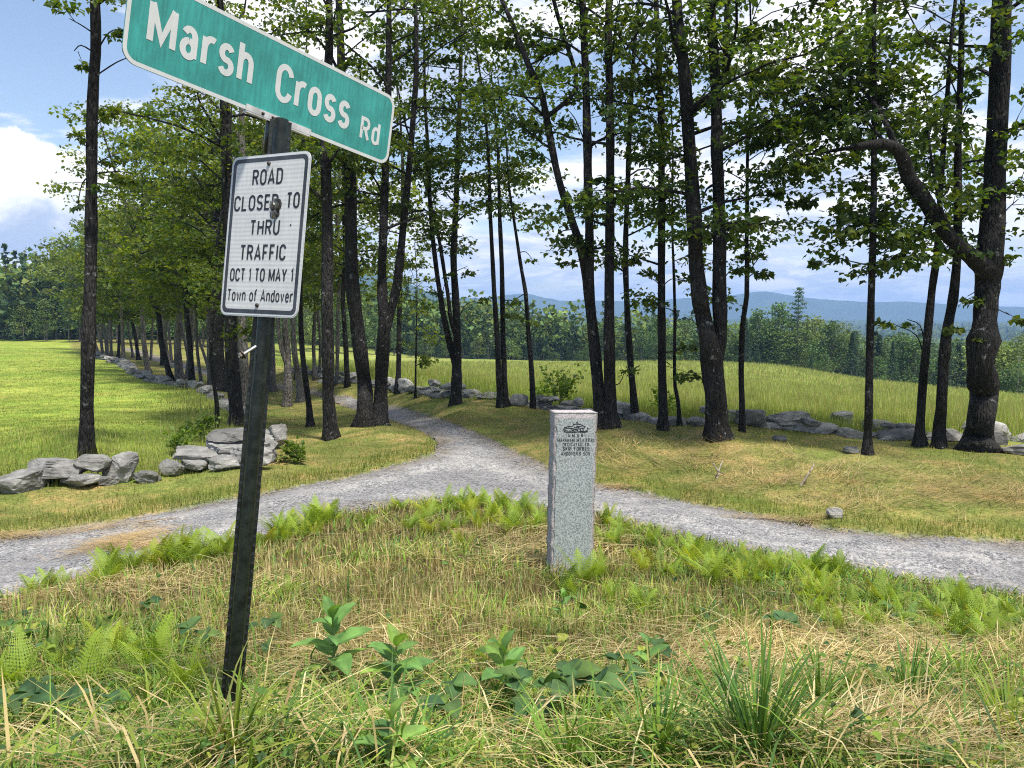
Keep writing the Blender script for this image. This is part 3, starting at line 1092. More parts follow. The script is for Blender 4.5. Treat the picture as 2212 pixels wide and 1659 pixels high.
    for (x, z, w_, h_, up) in ((.026, .083, .012, .012, .008), (.047, .079, .012, .014, .010), (.034, .054, .010, .012, .009), (.042, .060, .008, .010, .006), (.038, .094, .012, .008, .006)):
        V = np.array([(x - w_, -.0036, z - h_ * .6), (x + w_ * .9, -.0038, z - h_ * .5), (x + w_ * .5, -.0036 - up, z + h_ * .7), (x - w_ * .7, -.0036 - up * .6, z + h_)])
        ac.add(V, T=[[0, 1, 2], [0, 2, 3]])
    ac.build('metal_petals', m_plain('curled_metal', (.3, .29, .28), .4, .5, .5, 60, .5), note)
    ac = Acc()
    bolt_mesh(ac, (.099, -.002, .027), .0026, .0015)
    ac.build('pellet_mark', M_RUST, note)


build_sign()


# ------------------------------------------------------------------ granite memorial
def build_marker():
    b = hit(1231, 1243)
    D = b[1]
    W = 97 * SS / F * D * .985
    topz = at(1238, 897, D)[2]
    H = topz - b[2] + .02
    m, w = mat('speckled_granite')
    tc = w.n('ShaderNodeTexCoord').outputs['Object']
    v = w.n('ShaderNodeTexVoronoi', {'Vector': tc, 'Scale': 170.0})
    g = w.n('ShaderNodeSeparateColor', {0: v.outputs['Color']}).outputs[0]
    n = w.noise(tc, 190, 4, .8)
    n2 = w.noise(tc, 3, 4, .6)
    c = w.mix(w.ss(w.m('ADD', w.m('MULTIPLY', g, .45), w.m('MULTIPLY', n, .6)), .3, .75), (.18, .205, .205), (.44, .48, .475))
    c = w.mix(w.ss(n2, .55, .75, 0, .35), c, (.30, .27, .26))
    finish(w, c, .55, .35, n, .25, .004)
    m2, w = mat('rough_split_granite')
    tc = w.n('ShaderNodeTexCoord').outputs['Object']
    n = w.noise(tc, 55, 6, .8)
    n2 = w.noise(tc, 9, 5, .65)
    c = w.mix(w.ss(n, .35, .65), (.28, .26, .255), (.54, .50, .50))
    c = w.mix(w.ss(n2, .5, .7, 0, .6), c, (.55, .53, .52))
    finish(w, c, .9, .2, w.m('ADD', w.m('MULTIPLY', n, .4), n2), .8, .02)
    yaw = math.radians(9)
    lean = math.radians(-1.2)
    root = empty('granite_marker', (b[0], b[1] + .07, b[2]), 'grey granite memorial post carved with a snowmobile standing in the grass', 'memorial stone', rot=(0, -lean, yaw))
    # stone block: front face smooth, pitched edges
    r = np.random.default_rng(5)
    nx, nz, dp = 12, 36, .075
    acc = Acc()

    def face(P, Nn, rough, rim):
        nu, nv = P.shape[:2]
        U = np.minimum(np.minimum(np.arange(nu)[:, None], nu - 1 - np.arange(nu)[:, None]) + 0 * np.arange(nv)[None], np.minimum(np.arange(nv)[None], nv - 1 - np.arange(nv)[None]) + 0 * np.arange(nu)[:, None])
        off = np.where(U == 0, -rim, 0)[..., None] * Nn + (rough * r.normal(0, 1, (nu, nv)) * (U > 0))[..., None] * Nn
        V = (P + off).reshape(-1, 3)
        i, j = np.meshgrid(np.arange(nu - 1), np.arange(nv - 1), indexing='ij')
        return V, np.stack([i * nv + j, (i + 1) * nv + j, (i + 1) * nv + j + 1, i * nv + j + 1], -1).reshape(-1, 4)
    h0 = -.25
    bm = bpy.data.meshes.new('stone')
    # body as a closed, gently irregular box
    xs, zs, ys = np.linspace(-W / 2, W / 2, nx), np.linspace(h0, H, nz), np.linspace(-dp, dp, 7)
    wob = lambda p: .003 * np.sin(p * 37) + .0022 * np.sin(p * 91 + 1)
    for (A, B, mk, Nn, fl) in ((xs, zs, lambda a, b_: (a, -dp, b_), (0, -1, 0), 1), (xs, zs, lambda a, b_: (a, dp, b_), (0, 1, 0), 0),
                               (ys, zs, lambda a, b_: (-W / 2, a, b_), (-1, 0, 0), 0), (ys, zs, lambda a, b_: (W / 2, a, b_), (1, 0, 0), 1),
                               (xs, ys, lambda a, b_: (a, b_, H), (0, 0, 1), 1)):
        P = np.array([[mk(a, b_) for b_ in B] for a in A], float)
        V, Q = face(P, np.array(Nn, float), .0022 if Nn[1] != -1 else .0006, .004)
        V[:, 0] += np.where(np.abs(V[:, 0]) > W / 2 - .012, np.sign(V[:, 0]) * wob(V[:, 2]), 0)
        acc.add(V, Q=Q if fl else Q[:, ::-1])
    stone = acc.build('stone', m2, root)
    # dressed front panel, a few mm proud
    fw_, t0, t1 = W / 2 - .018, H - .045, -.02
    zz = np.linspace(t1, t0, 30)
    lft = -fw_ + .004 * np.sin(zz * 53) + r.normal(0, .0015, 30)
    rgt = fw_ + .004 * np.sin(zz * 47 + 2) + r.normal(0, .0015, 30)
    V = np.concatenate([np.column_stack([lft, np.full(30, -dp - .004), zz]), np.column_stack([rgt, np.full(30, -dp - .004), zz])])
    k = np.arange(29)
    panel = mesh_np('dressed_face', V, np.stack([k, k + 30, k + 31, k + 1], -1), m, stone)
    ink = m_plain('carved_dark_line', (.022, .022, .024), .8, .1)
    px = SS / F * D * .985 / math.cos(yaw * .6)      # one picture unit on the stone
    zt = H

    def line(tx, y0, w_, h_, cx=0.0, t=.14):
        zc = zt - (y0 - 897) * px
        lettering('carved_line', tx, ((cx - w_ / 2) * px, (cx + w_ / 2) * px, zc - h_ * px / 2, h_ * px), ink, stone, t, .25, y=-dp - .0052, space=.7)
    line('A M S R', 948, 34, 8, -.5)
    line('MARKHAM MTN TRAIL', 958.5, 85, 7.6, 2)
    line('DEDICATED TO', 968, 59, 7.6, 1)
    line('SKIP FORBES', 977.5, 60, 8.6, 2)
    line("ANDOVER'S SON", 988.5, 65, 8, 1)
    acc = Acc()
    sled = [  # outline of a snowmobile cut into the stone (28 x 12 units)
        [(0, 4), (1, 6), (5, 7), (10, 7.5), (12, 9.5), (14, 10), (15.5, 12.5), (17, 10), (22, 8.5), (25, 6.5), (24, 5.2), (19, 4.5), (13, 4.2), (9, 5), (4, 5), (0, 4)],
        [(0, 4), (1, 1.2), (5, .3), (14, .4), (17, 1.3), (16, 3), (12, 4.2)], [(1, 2.6), (6, 1.9), (15, 1.9)], [(9, 5), (10.5, 2), (13, 4.2)],
        [(12, 9.5), (10.5, 10.5)], [(14, 10), (19, 9.4)], [(15, 7.5), (21, 7)], [(12, 6.2), (18, 6)],
        [(18, 1.4), (24, 1.2), (27.5, 2.6), (28.5, 4.6), (27.4, 6)], [(19, 4.5), (20, 2), (24, 1.2)], [(22, 4.9), (23.5, 2)], [(17, .6), (25, .4), (28, 1.8)],
        [(3, 5), (3, 6.6)], [(6, 5), (6.4, 7)]]
    for k, s_ in enumerate(sled):
        V, Q = ribbon([((x - 14.2) * 1.95 * px, zt - 942 * px + 897 * px + z * 1.95 * px) for x, z in s_], 1.55 * px)
        acc.add(np.column_stack([V[:, 0], np.full(len(V), -dp - .0052 - .00008 * (k % 5)), V[:, 1]]), Q=Q)
    acc.build('snowmobile_carving', ink, stone)


build_marker()


# ------------------------------------------------------------------ stones and stone walls
_ICO = {}


def ico(sub):
    if sub not in _ICO:
        import bmesh
        b = bmesh.new()
        bmesh.ops.create_icosphere(b, subdivisions=sub, radius=1)
        V = np.array([v.co[:] for v in b.verts])
        T = np.array([[v.index for v in f.verts] for f in b.faces])
        b.free()
        _ICO[sub] = (V, T)
    return _ICO[sub]


def rock_mesh(name, dims, seed, sub=3, slab=0.0, m=None, boxy=.62):
    V, T = ico(sub)
    r = np.random.default_rng(seed)
    P = np.sign(V) * np.abs(V) ** boxy
    P /= np.abs(P).max()
    n = 9
    for i in range(n):
        d = r.normal(0, 1, 3)
        if slab:
            d[2] *= .35
        d /= np.linalg.norm(d)
        lim = r.uniform(.62, .95)
        s = P @ d
        P = P - np.maximum(s - lim, 0)[:, None] * d
    f = r.uniform(2, 4, 6)
    for k in range(6):
        d = r.normal(0, 1, 3)
        P = P * (1 + (.035 / (1 + k * .25)) * np.sin((P @ d) * f[k] * (1 + k * .6) + r.uniform(0, 6)))[:, None]
    P += r.normal(0, .012, P.shape)
    P = P * np.array(dims) / 2
    me = bpy.data.meshes.new(name)
    me.from_pydata(P.tolist(), [], T.tolist())
    me.polygons.foreach_set('use_smooth', np.zeros(len(me.polygons), bool))
    me.materials.append(m or M_STONE)
    return me


def stone(parent, name, pos, dims, seed, yaw=0.0, tilt=(0, 0), sub=3, slab=0.0, m=None, me=None):
    me = me or rock_mesh(name, dims, seed, sub, slab, m, .45 if slab >= .8 else .62)
    o = link(name, me, parent)
    o.location = Vector(pos) - (parent.location if parent else Vector((0, 0, 0)))
    o.rotation_euler = (tilt[0], tilt[1], yaw)
    return o


def photo_stone(parent, x, y, w_, h_, seed, depth=.8, slab=0.0, base=None, yaw=0.0, tilt=(0, 0), sub=4, m=None, name='stone'):
    """x,y centre and w_,h_ size in the picture; base: picture row of the ground under it"""
    g = hit(x, base or (y + h_ * .42))
    D = g[1]
    k = SS / F * D
    c = at(x, y, D)
    dims = (w_ * k * 1.06, w_ * k * depth, h_ * k * 1.12)
    c[1] += dims[1] * .35
    return stone(parent, name, c, dims, seed, yaw, tilt, sub, slab, m)


g0 = hit(150, 1050)
wl = empty('stone_wall', g0, 'low row of lichen covered boulders below the lone trunk at the left edge', 'stone wall')
for a in ((33, 1046, 100, 46, 1, .8, 0, 1066, .2), (163, 1043, 78, 30, 5, .8, 0, 1056, -.2), (101, 1016, 118, 36, 2, .8, .9, 1052, .1), (188, 1006, 70, 38, 3, .8, 0, 1050, .3),
          (253, 1014, 74, 64, 4, .8, 0, 1044, -.4), (307, 1034, 48, 26, 6, .9, 0, 1046, .2), (225, 1041, 46, 20, 7, .8, 0, 1050, 0), (338, 1034, 16, 11, 8, .9, 0, 1040, 0),
          (-60, 1050, 90, 50, 9, .8, 0, 1074, 0), (-140, 1058, 80, 52, 10, .8, 0, 1082, .3)):
    photo_stone(wl, a[0], a[1], a[2], a[3], a[4] + 40, a[5], a[6], a[7], a[8], sub=4)
g1 = hit(450, 1012)
wp = empty('stone_wall', g1, 'pile of large flat slabs beside the sign post, trailing into a wall along the lane', 'stone wall')
for a in ((365, 1012, 48, 32, 21, .8, 0, 1030, .1, (0, 0)), (413, 1007, 62, 24, 22, .8, 0, 1024, -.1, (0, 0)), (482, 1003, 70, 30, 23, .8, 0, 1018, .1, (0, 0)), (417, 988, 136, 18, 24, .75, 1, 1020, .05, (.08, .03)),
          (535, 992, 100, 46, 28, .8, 0, 1014, 0, (0, 0)), (500, 968, 150, 34, 25, .95, 1, 1008, .1, (.10, -.02)), (500, 943, 124, 15, 26, 1.0, 1, 1004, -.1, (.08, .02)), (594, 942, 42, 52, 27, .9, 0, 972, .2, (0, 0)), (577, 983, 34, 44, 29, .9, 0, 1003, .4, (0, 0)),
          (560, 950, 50, 60, 30, .9, 0, 985, .1, (0, 0))):
    photo_stone(wp, a[0], a[1], a[2], a[3], a[4] + 70, a[5], a[6], a[7], a[8], a[9], sub=4)
_WALLMESH = [rock_mesh('wall_stone', (1, .75, .62), 200 + i, 3, .4 if i % 3 == 0 else 0, M_STONE_DARK if i % 2 else M_STONE, .8) for i in range(16)]


def wall_run(parent, line, s0, s1, seed, courses=2, mind=.36, skip=()):
    r = np.random.default_rng(seed)
    P = np.array([hit(*q) for q in line])
    seg = np.linalg.norm(np.diff(P[:, :2], axis=0), axis=1)
    L = np.concatenate([[0], np.cumsum(seg)])
    cnt = 0
    for c in range(courses):
        s = r.uniform(0, .3)
        while s < L[-1]:
            x, y = np.interp(s, L, P[:, 0]), np.interp(s, L, P[:, 1])
            w_ = r.uniform(s0, s1) * (1 if c == 0 else .85) * (1 + .012 * max(y - 15, 0))
            if c and r.uniform() < .45:
                s += w_
                continue
            i = min(np.searchsorted(L, s), len(P) - 1)
            i = max(i, 1)
            d = P[i] - P[i - 1]
            yaw = math.atan2(d[1], d[0]) + r.normal(0, .18)
            off = r.normal(0, .10)
            nx, ny = -math.sin(yaw), math.cos(yaw)
            h_ = w_ * r.uniform(.34, .62)
            X, Y = x + nx * off, y + ny * off
            z = gz(X, Y)[0] + (.05 * w_ if c == 0 else .22 + .05 * r.uniform(-1, 1))
            o = stone(parent, 'stone', (X, Y, z), None, 0, yaw, (r.normal(0, .09), r.normal(0, .09)), me=_WALLMESH[r.integers(16)])
            o.scale = (w_ * 1.08, w_ * r.uniform(.8, 1.1), h_ * 1.25)
            cnt += 1
            s += w_ * r.uniform(.85, 1.05)
    return cnt


wall_run(wp, [(540, 915), (485, 872), (443, 846), (417, 840), (374, 831), (325, 823), (293, 810), (267, 789), (235, 779), (200, 767)], .34, .66, 31, 2)
gr = hit(1500, 915)
wr = empty('stone_wall', gr, 'long tumbled grey stone wall along the right field behind the row of trees', 'stone wall')
wall_run(wr, WALL_R, .34, .85, 33, 2)
wall_run(wr, WALL_R, .25, .5, 34, 1)
for k, (x, y, w_, h_, bs) in enumerate(((2060, 944, 58, 30, 956), (2150, 950, 66, 34, 962), (2205, 975, 66, 22, 984), (1825, 905, 70, 26, 926), (1715, 908, 94, 32, 928), (1630, 903, 74, 30, 924),
                                        (1172, 870, 36, 30, 880), (1120, 865, 40, 24, 878), (1232, 879, 40, 22, 888), (1362, 893, 40, 26, 906), (1900, 920, 60, 22, 936), (1975, 938, 60, 20, 950))):
    photo_stone(wr, x, y, w_, h_, 300 + k, .7, .3 if k % 2 else 0, bs, 0, sub=3)


def lone_stone(x, y, w_, h_, base, seed, label, **k):
    root = photo_stone(None, x, y, w_, h_, seed, .85, 0, base, 0, sub=3, name='loose_stone', **k)
    return tag(root, label, 'stone')


lone_stone(1806, 1111, 32, 26, 1121, 401, 'pale round stone lying at the far edge of the road on the right', m=M_PALE)
lone_stone(1843, 975, 34, 16, 980, 402, 'dark flat stone at the foot of the slim mottled trunk on the right')
lone_stone(1689, 948, 30, 12, 953, 403, 'small grey stone half sunk in the bright grass between wall and bank')
lone_stone(1890, 942, 22, 10, 946, 404, 'small dark stone in the bright grass just left of the slim mottled trunk', m=M_STONE_DARK)
lone_stone(1508, 914, 30, 16, 921, 405, 'loose stone lying left of the thick twin trunk')


def fork_stick(pts_list, label):
    P0 = hit(*pts_list[0][0])
    root = empty('fallen_stick', P0, label, 'stick')
    for pl, rr in zip(pts_list, (.016, .012, .009)):
        W = np.array([at(x, y, P0[1] + .12 * i) for i, (x, y) in enumerate(pl)]) - P0
        acc = Acc()
        acc.add(*tube(spline(W, 8), np.linspace(rr, rr * .5, 8), 6, .15))
        acc.build('stick_piece', M_WOOD, root)


fork_stick([[(1548, 1034), (1552, 1020), (1540, 1000)], [(1552, 1018), (1557, 1004), (1561, 994)], [(1552, 1018), (1565, 1026), (1572, 1036)]], 'bleached forked stick standing out of the hay below the twin trunk')
fork_stick([[(1728, 1050), (1745, 1026), (1755, 1008)], [(1750, 1018), (1757, 1006), (1756, 1000)]], 'bleached bent stick lying in the hay on the right bank')
fork_stick([[(190, 1144), (240, 1138), (330, 1123)], [(300, 1128), (340, 1122), (380, 1118)]], 'dark thin branch lying along the far edge of the left road')


# ------------------------------------------------------------------ trees
LEAF_T = np.array([(0, 0, 0), (-.5, .28, -.10), (-.29, .55, .0), (0, 1.0, -.20), (.29, .55, .0), (.5, .28, -.10)])
LEAF_F = np.array([[0, 2, 1], [0, 3, 2], [0, 4, 3], [0, 5, 4]])
LEAF4 = np.array([(0, 0, 0), (-.38, .5, -.05), (0, 1, -.12), (.38, .5, -.05)])
LEAF4_F = np.array([[0, 2, 1], [0, 3, 2]])


def leaves(C, size, out, rng, simple=False, upness=1.0):
    """leaf blades at C (n,3); out (n,3) direction each blade points along"""
    n = len(C)
    d = out + rng.normal(0, .55, (n, 3))
    d[:, 2] -= .25
    d /= np.linalg.norm(d, axis=1, keepdims=True)
    up = np.array([0, 0, 1.0]) * upness + rng.normal(0, .45, (n, 3))
    s = np.cross(d, up)
    s /= np.linalg.norm(s, axis=1, keepdims=True) + 1e-9
    u = np.cross(s, d)
    L, Fc = (LEAF4, LEAF4_F) if simple else (LEAF_T, LEAF_F)
    sz = size * rng.uniform(.65, 1.3, n)
    V = C[:, None] + sz[:, None, None] * (L[None, :, 0:1] * s[:, None] + L[None, :, 1:2] * d[:, None] + L[None, :, 2:3] * u[:, None])
    T = (Fc[None] + (np.arange(n) * len(L))[:, None, None]).reshape(-1, 3)
    return V.reshape(-1, 3), T, len(L)


G_DARK, G_MID, G_YEL = np.array([.042, .086, .022]), np.array([.080, .128, .022]), np.array([.16, .195, .024])


def leaf_colour(n, k, yel, rng):
    t = np.clip(rng.beta(1.3, 1.6, n) + yel - .25, 0, 1)[:, None]
    c = np.where(t < .5, G_DARK + (G_MID - G_DARK) * t * 2, G_MID + (G_YEL - G_MID) * (t * 2 - 1))
    return np.repeat(c * rng.uniform(.8, 1.2, (n, 1)), k, axis=0)


class Tree:
    def __init__(s, seed):
        s.rng = np.random.default_rng(seed)
        s.branch = Acc()
        s.LC, s.LD, s.LY = [], [], []
        s.nb = 0

    def spray(s, c, d, rad, n, yel=.2, flat=.22):
        """a flat fan of leaves about c reaching along d"""
        r = s.rng
        a = r.uniform(0, 2 * PI, n)
        q = np.sqrt(r.uniform(0, 1, n)) * rad
        h = np.array([d[0], d[1], 0])
        h /= np.linalg.norm(h) + 1e-6
        sd = np.array([-h[1], h[0], 0])
        off = (np.cos(a) * q * 1.15)[:, None] * h + (np.sin(a) * q * .9)[:, None] * sd
        off[:, 2] = r.normal(0, flat * rad * .6, n) - .22 * q + (np.cos(a) * q) * d[2] * .35
        s.LC.append(c + off)
        s.LD.append(.45 * off / (rad + 1e-6) + .6 * d + r.normal(0, .35, (n, 3)))
        s.LY.append(np.full(n, yel))

    def limb(s, P0, d, L, r0, nspray, srad, nleaf, yel, bend=.0, n=6, bare=.3, side=True):
        r = s.rng
        d = np.array(d, float)
        d /= np.linalg.norm(d)
        pts = [np.array(P0, float)]
        dd = d.copy()
        for i in range(n - 1):
            dd = dd + r.normal(0, .16, 3) + np.array([0, 0, bend])
            dd /= np.linalg.norm(dd)
            pts.append(pts[-1] + dd * L / (n - 1))
        pts = np.array(pts)
        s.branch.add(*tube(pts, np.linspace(r0, max(.004, r0 * .22), n), 5, .08, r))
        for k in range(nspray):
            t = bare + (1 - bare) * (k + r.uniform(.2, .9)) / nspray
            i = min(int(t * (n - 1)), n - 2)
            f = t * (n - 1) - i
            p = pts[i] * (1 - f) + pts[i + 1] * f
            tang = pts[i + 1] - pts[i]
            tang = tang / np.linalg.norm(tang)
            if side:
                sd = np.cross(tang, [0, 0, 1.0])
                sd /= np.linalg.norm(sd) + 1e-6
                q = tang * r.uniform(.2, .9) + sd * r.choice([-1, 1]) * r.uniform(.4, 1.0) + np.array([0, 0, r.uniform(-.15, .3)])
                q *= r.uniform(.25, .6) * srad / .4
                tw = np.array([p, p + q * .5 + [0, 0, .03], p + q])
                s.branch.add(*tube(tw, [max(.004, r0 * .25), .005, .003], 4, 0, r, cap=False))
                c = p + q
            else:
                q = tang
                c = p
            s.spray(c, q / (np.linalg.norm(q) + 1e-6), srad * r.uniform(.7, 1.25), int(nleaf * r.uniform(.6, 1.3)), yel + r.normal(0, .12))
        return pts

    def crown(s, root, leafsize, m, simple=False):
        if not s.LC:
            return
        C, D, Y = np.concatenate(s.LC), np.concatenate(s.LD), np.concatenate(s.LY)
        V, T, k = leaves(C, leafsize, D, s.rng, simple)
        col = leaf_colour(len(C), k, Y, s.rng)
        mesh_np('crown', V - np.array(root.location), T, m, root, col)

    def wood(s, root, m):
        if s.branch.n:
            o = s.branch.build('branch', m, root)
            o['kind'] = 'stuff'
            co = np.array(root.location)
            o.data.transform(Matrix.Translation(-Vector(co)))


def stem_world(pts, D, rng, dy=.0, depth_jit=.12):
    """picture stem (x, y, width) -> points and radii"""
    W, R = [], []
    for i, (x, y, w_) in enumerate(pts):
        Y = D + dy * i + (rng.normal(0, depth_jit) if i else 0)
        W.append(at(x, y, Y))
        R.append(w_ * SS / F * D / 2)
    return np.array(W), np.array(R)


NTREE = []


def maple(label, stems, top=11.0, first=None, nb=22, Lb=1.9, leaf=.092, yel=.2, nleaf=46, srad=.42, nspray=4, manual=(), barkm=None, D=None, seed=None, group='roadside trees', flare=1.35, name='maple_tree',
          simple=False, burls=(), lowsparse=.5, sect=None):
    """stems: list of picture stems; the first starts at the foot of the tree"""
    seed = seed or (len(NTREE) * 17 + 5)
    t = Tree(seed)
    r = t.rng
    x0, y0, w0 = stems[0][0]
    foot = hit(x0, y0)
    D = foot[1] if D is None else D
    root = empty(name, foot, label, 'tree', group)
    bm_ = barkm or M_BARK
    paths = []
    for k, st in enumerate(stems):
        W, R = stem_world(st, D, r)
        if k == 0:
            W[0] = foot - np.array([0, 0, .12])
        else:   # grow out of the nearest point of the trunk
            P, RR = paths[0]
            j = np.argmin(np.linalg.norm(P - W[0], axis=1))
            W[0] = P[j] - np.array([0, 0, .05])
        # carry on above the frame
        up = W[-1] - W[-2]
        up /= np.linalg.norm(up)
        tgt = foot[2] + top * r.uniform(.9, 1.1) * (1 if k == 0 else .93)
        if W[-1][2] < tgt and up[2] > .3:
            rem = tgt - W[-1][2]
            nn = max(2, int(rem / 1.2))
            p, q = W[-1], R[-1]
            for i in range(nn):
                up = up * .8 + np.array([0, 0, .2]) + r.normal(0, .06, 3)
                up /= np.linalg.norm(up)
                p = p + up * rem / nn
                W = np.vstack([W, p])
                R = np.append(R, max(.012, q * (1 - (i + 1) / nn) ** .8))
        n = max(14, int(np.linalg.norm(np.diff(W, axis=0), axis=1).sum() / .32))
        P = spline(W, n)
        u = np.linspace(0, len(W) - 1, n)
        RR = np.interp(u, np.arange(len(W)), R)
        RR *= 1 + .05 * np.sin(np.linspace(0, 40, n) + seed)
        if k == 0:
            hgt = P[:, 2] - foot[2]
            RR *= 1 + (flare - 1) * np.exp(-np.clip(hgt, 0, None) / .22)
        for bx, by, amt in burls:
            zb = at(bx, by, D)[2]
            RR *= 1 + amt * np.exp(-((P[:, 2] - zb) / .13) ** 2)
        sides = 14 if w0 > 28 else 10
        if k == 0 and w0 > 24:      # finer rings near the foot so that it is not smooth
            pass
        acc = Acc()
        V, T, Q = tube(P - foot, RR, sides, .07, r)
        if k == 0:
            th_ = np.arctan2(V[:, 1], V[:, 0])
            lob = np.clip(np.cos(3 * th_ + seed) + .6 * np.cos(5 * th_ + seed * 2), 0, None)
            f_ = 1 + .38 * lob * np.exp(-np.clip(V[:, 2], 0, None) / .10)
            near_ = V[:, 2] < .6
            V[near_, 0] *= f_[near_]
            V[near_, 1] *= f_[near_]
        acc.add(V, T, Q)
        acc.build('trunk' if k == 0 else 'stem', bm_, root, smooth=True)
        paths.append((P, RR))
    # branches
    zf = at(x0, first, D)[2] if first else foot[2] + 3.2
    zvis = at(x0, -60, D)[2]
    for k, (P, RR) in enumerate(paths):
        zs = P[:, 2]
        lo = max(zf, zs[0] + .3)
        if zs[-1] - lo < .5:
            continue
        m_ = int(nb * (.70 if k == 0 else .5) * (1 if not simple else 1.5))
        for i in range(m_):
            f = (i + r.uniform(0, 1)) / m_
            z = lo + (zs[-1] - lo) * f ** 1.15
            j = min(np.searchsorted(zs, z), len(P) - 1)
            if sect is None:
                a = r.uniform(0, 2 * PI)
            else:
                a = math.radians(r.uniform(*sect))
            prof = (.55 + .9 * min(f * 2.2, 1)) * (1 - .65 * max(0, f - .55) / .45)
            L = Lb * prof * r.uniform(.6, 1.25)
            if f < .22 and r.uniform() < lowsparse:
                L *= .55
            if z > zvis and r.uniform() < .88:      # the part above the picture is kept thin
                continue
            el = r.uniform(.25, .85) + .5 * max(0, f - .6)
            t.limb(P[j], (math.sin(a), math.cos(a), el), L, max(.010, min(RR[j] * .38, .035)), nspray, srad * (.8 + .2 * min(1, L)), nleaf, yel, bend=-.09)
    for mm in manual:       # leaf masses seen in the photograph: x, y, size in picture units, leaves, (from x, from y), depth offset
        x, y, s_, n_ = mm[:4]
        n_ = int(n_ * .82)
        frm = mm[4] if len(mm) > 4 and mm[4] else None
        dz = mm[5] if len(mm) > 5 else 0
        yl = mm[6] if len(mm) > 6 else yel
        c = at(x, y, D + dz)
        if frm is None:
            P, RR = paths[0]
            j = np.argmin(np.abs(P[:, 2] - (c[2] - .25)))
            p0, rr = P[j], RR[j]
        else:
            p0, rr = at(frm[0], frm[1], D), .03
            best = min(((np.linalg.norm(P - p0, axis=1).min(), np.argmin(np.linalg.norm(P - p0, axis=1)), P) for P, _ in paths), key=lambda q: q[0])
            p0 = best[2][best[1]]
        rad = s_ * SS / F * D
        mid = (p0 + c) / 2 + np.array([0, 0, .12 * np.linalg.norm(c - p0)]) + r.normal(0, .05, 3)
        pts = spline(np.array([p0, mid, c]), 7)
        r0 = min(max(.012, .018 * np.linalg.norm(c - p0)), rr * .7 + .004)
        t.branch.add(*tube(pts, np.linspace(r0, .006, 7), 5, .1, r))
        d = c - p0
        d = d / (np.linalg.norm(d) + 1e-6)
        k_ = max(1, int(n_ / 50))
        for q in range(k_):
            o = r.normal(0, .42, 3) * rad * np.array([1, 1, .7])
            t.branch.add(*tube(np.array([c - d * rad * .3, c + o * .6, c + o]), [.006, .004, .003], 4, 0, r, cap=False))
            t.spray(c + o, d, rad * .55, int(n_ / k_), yl + r.normal(0, .1))
    t.wood(root, bm_)
    t.crown(root, leaf, M_LEAF, simple)
    NTREE.append(root)
    return root, t, paths


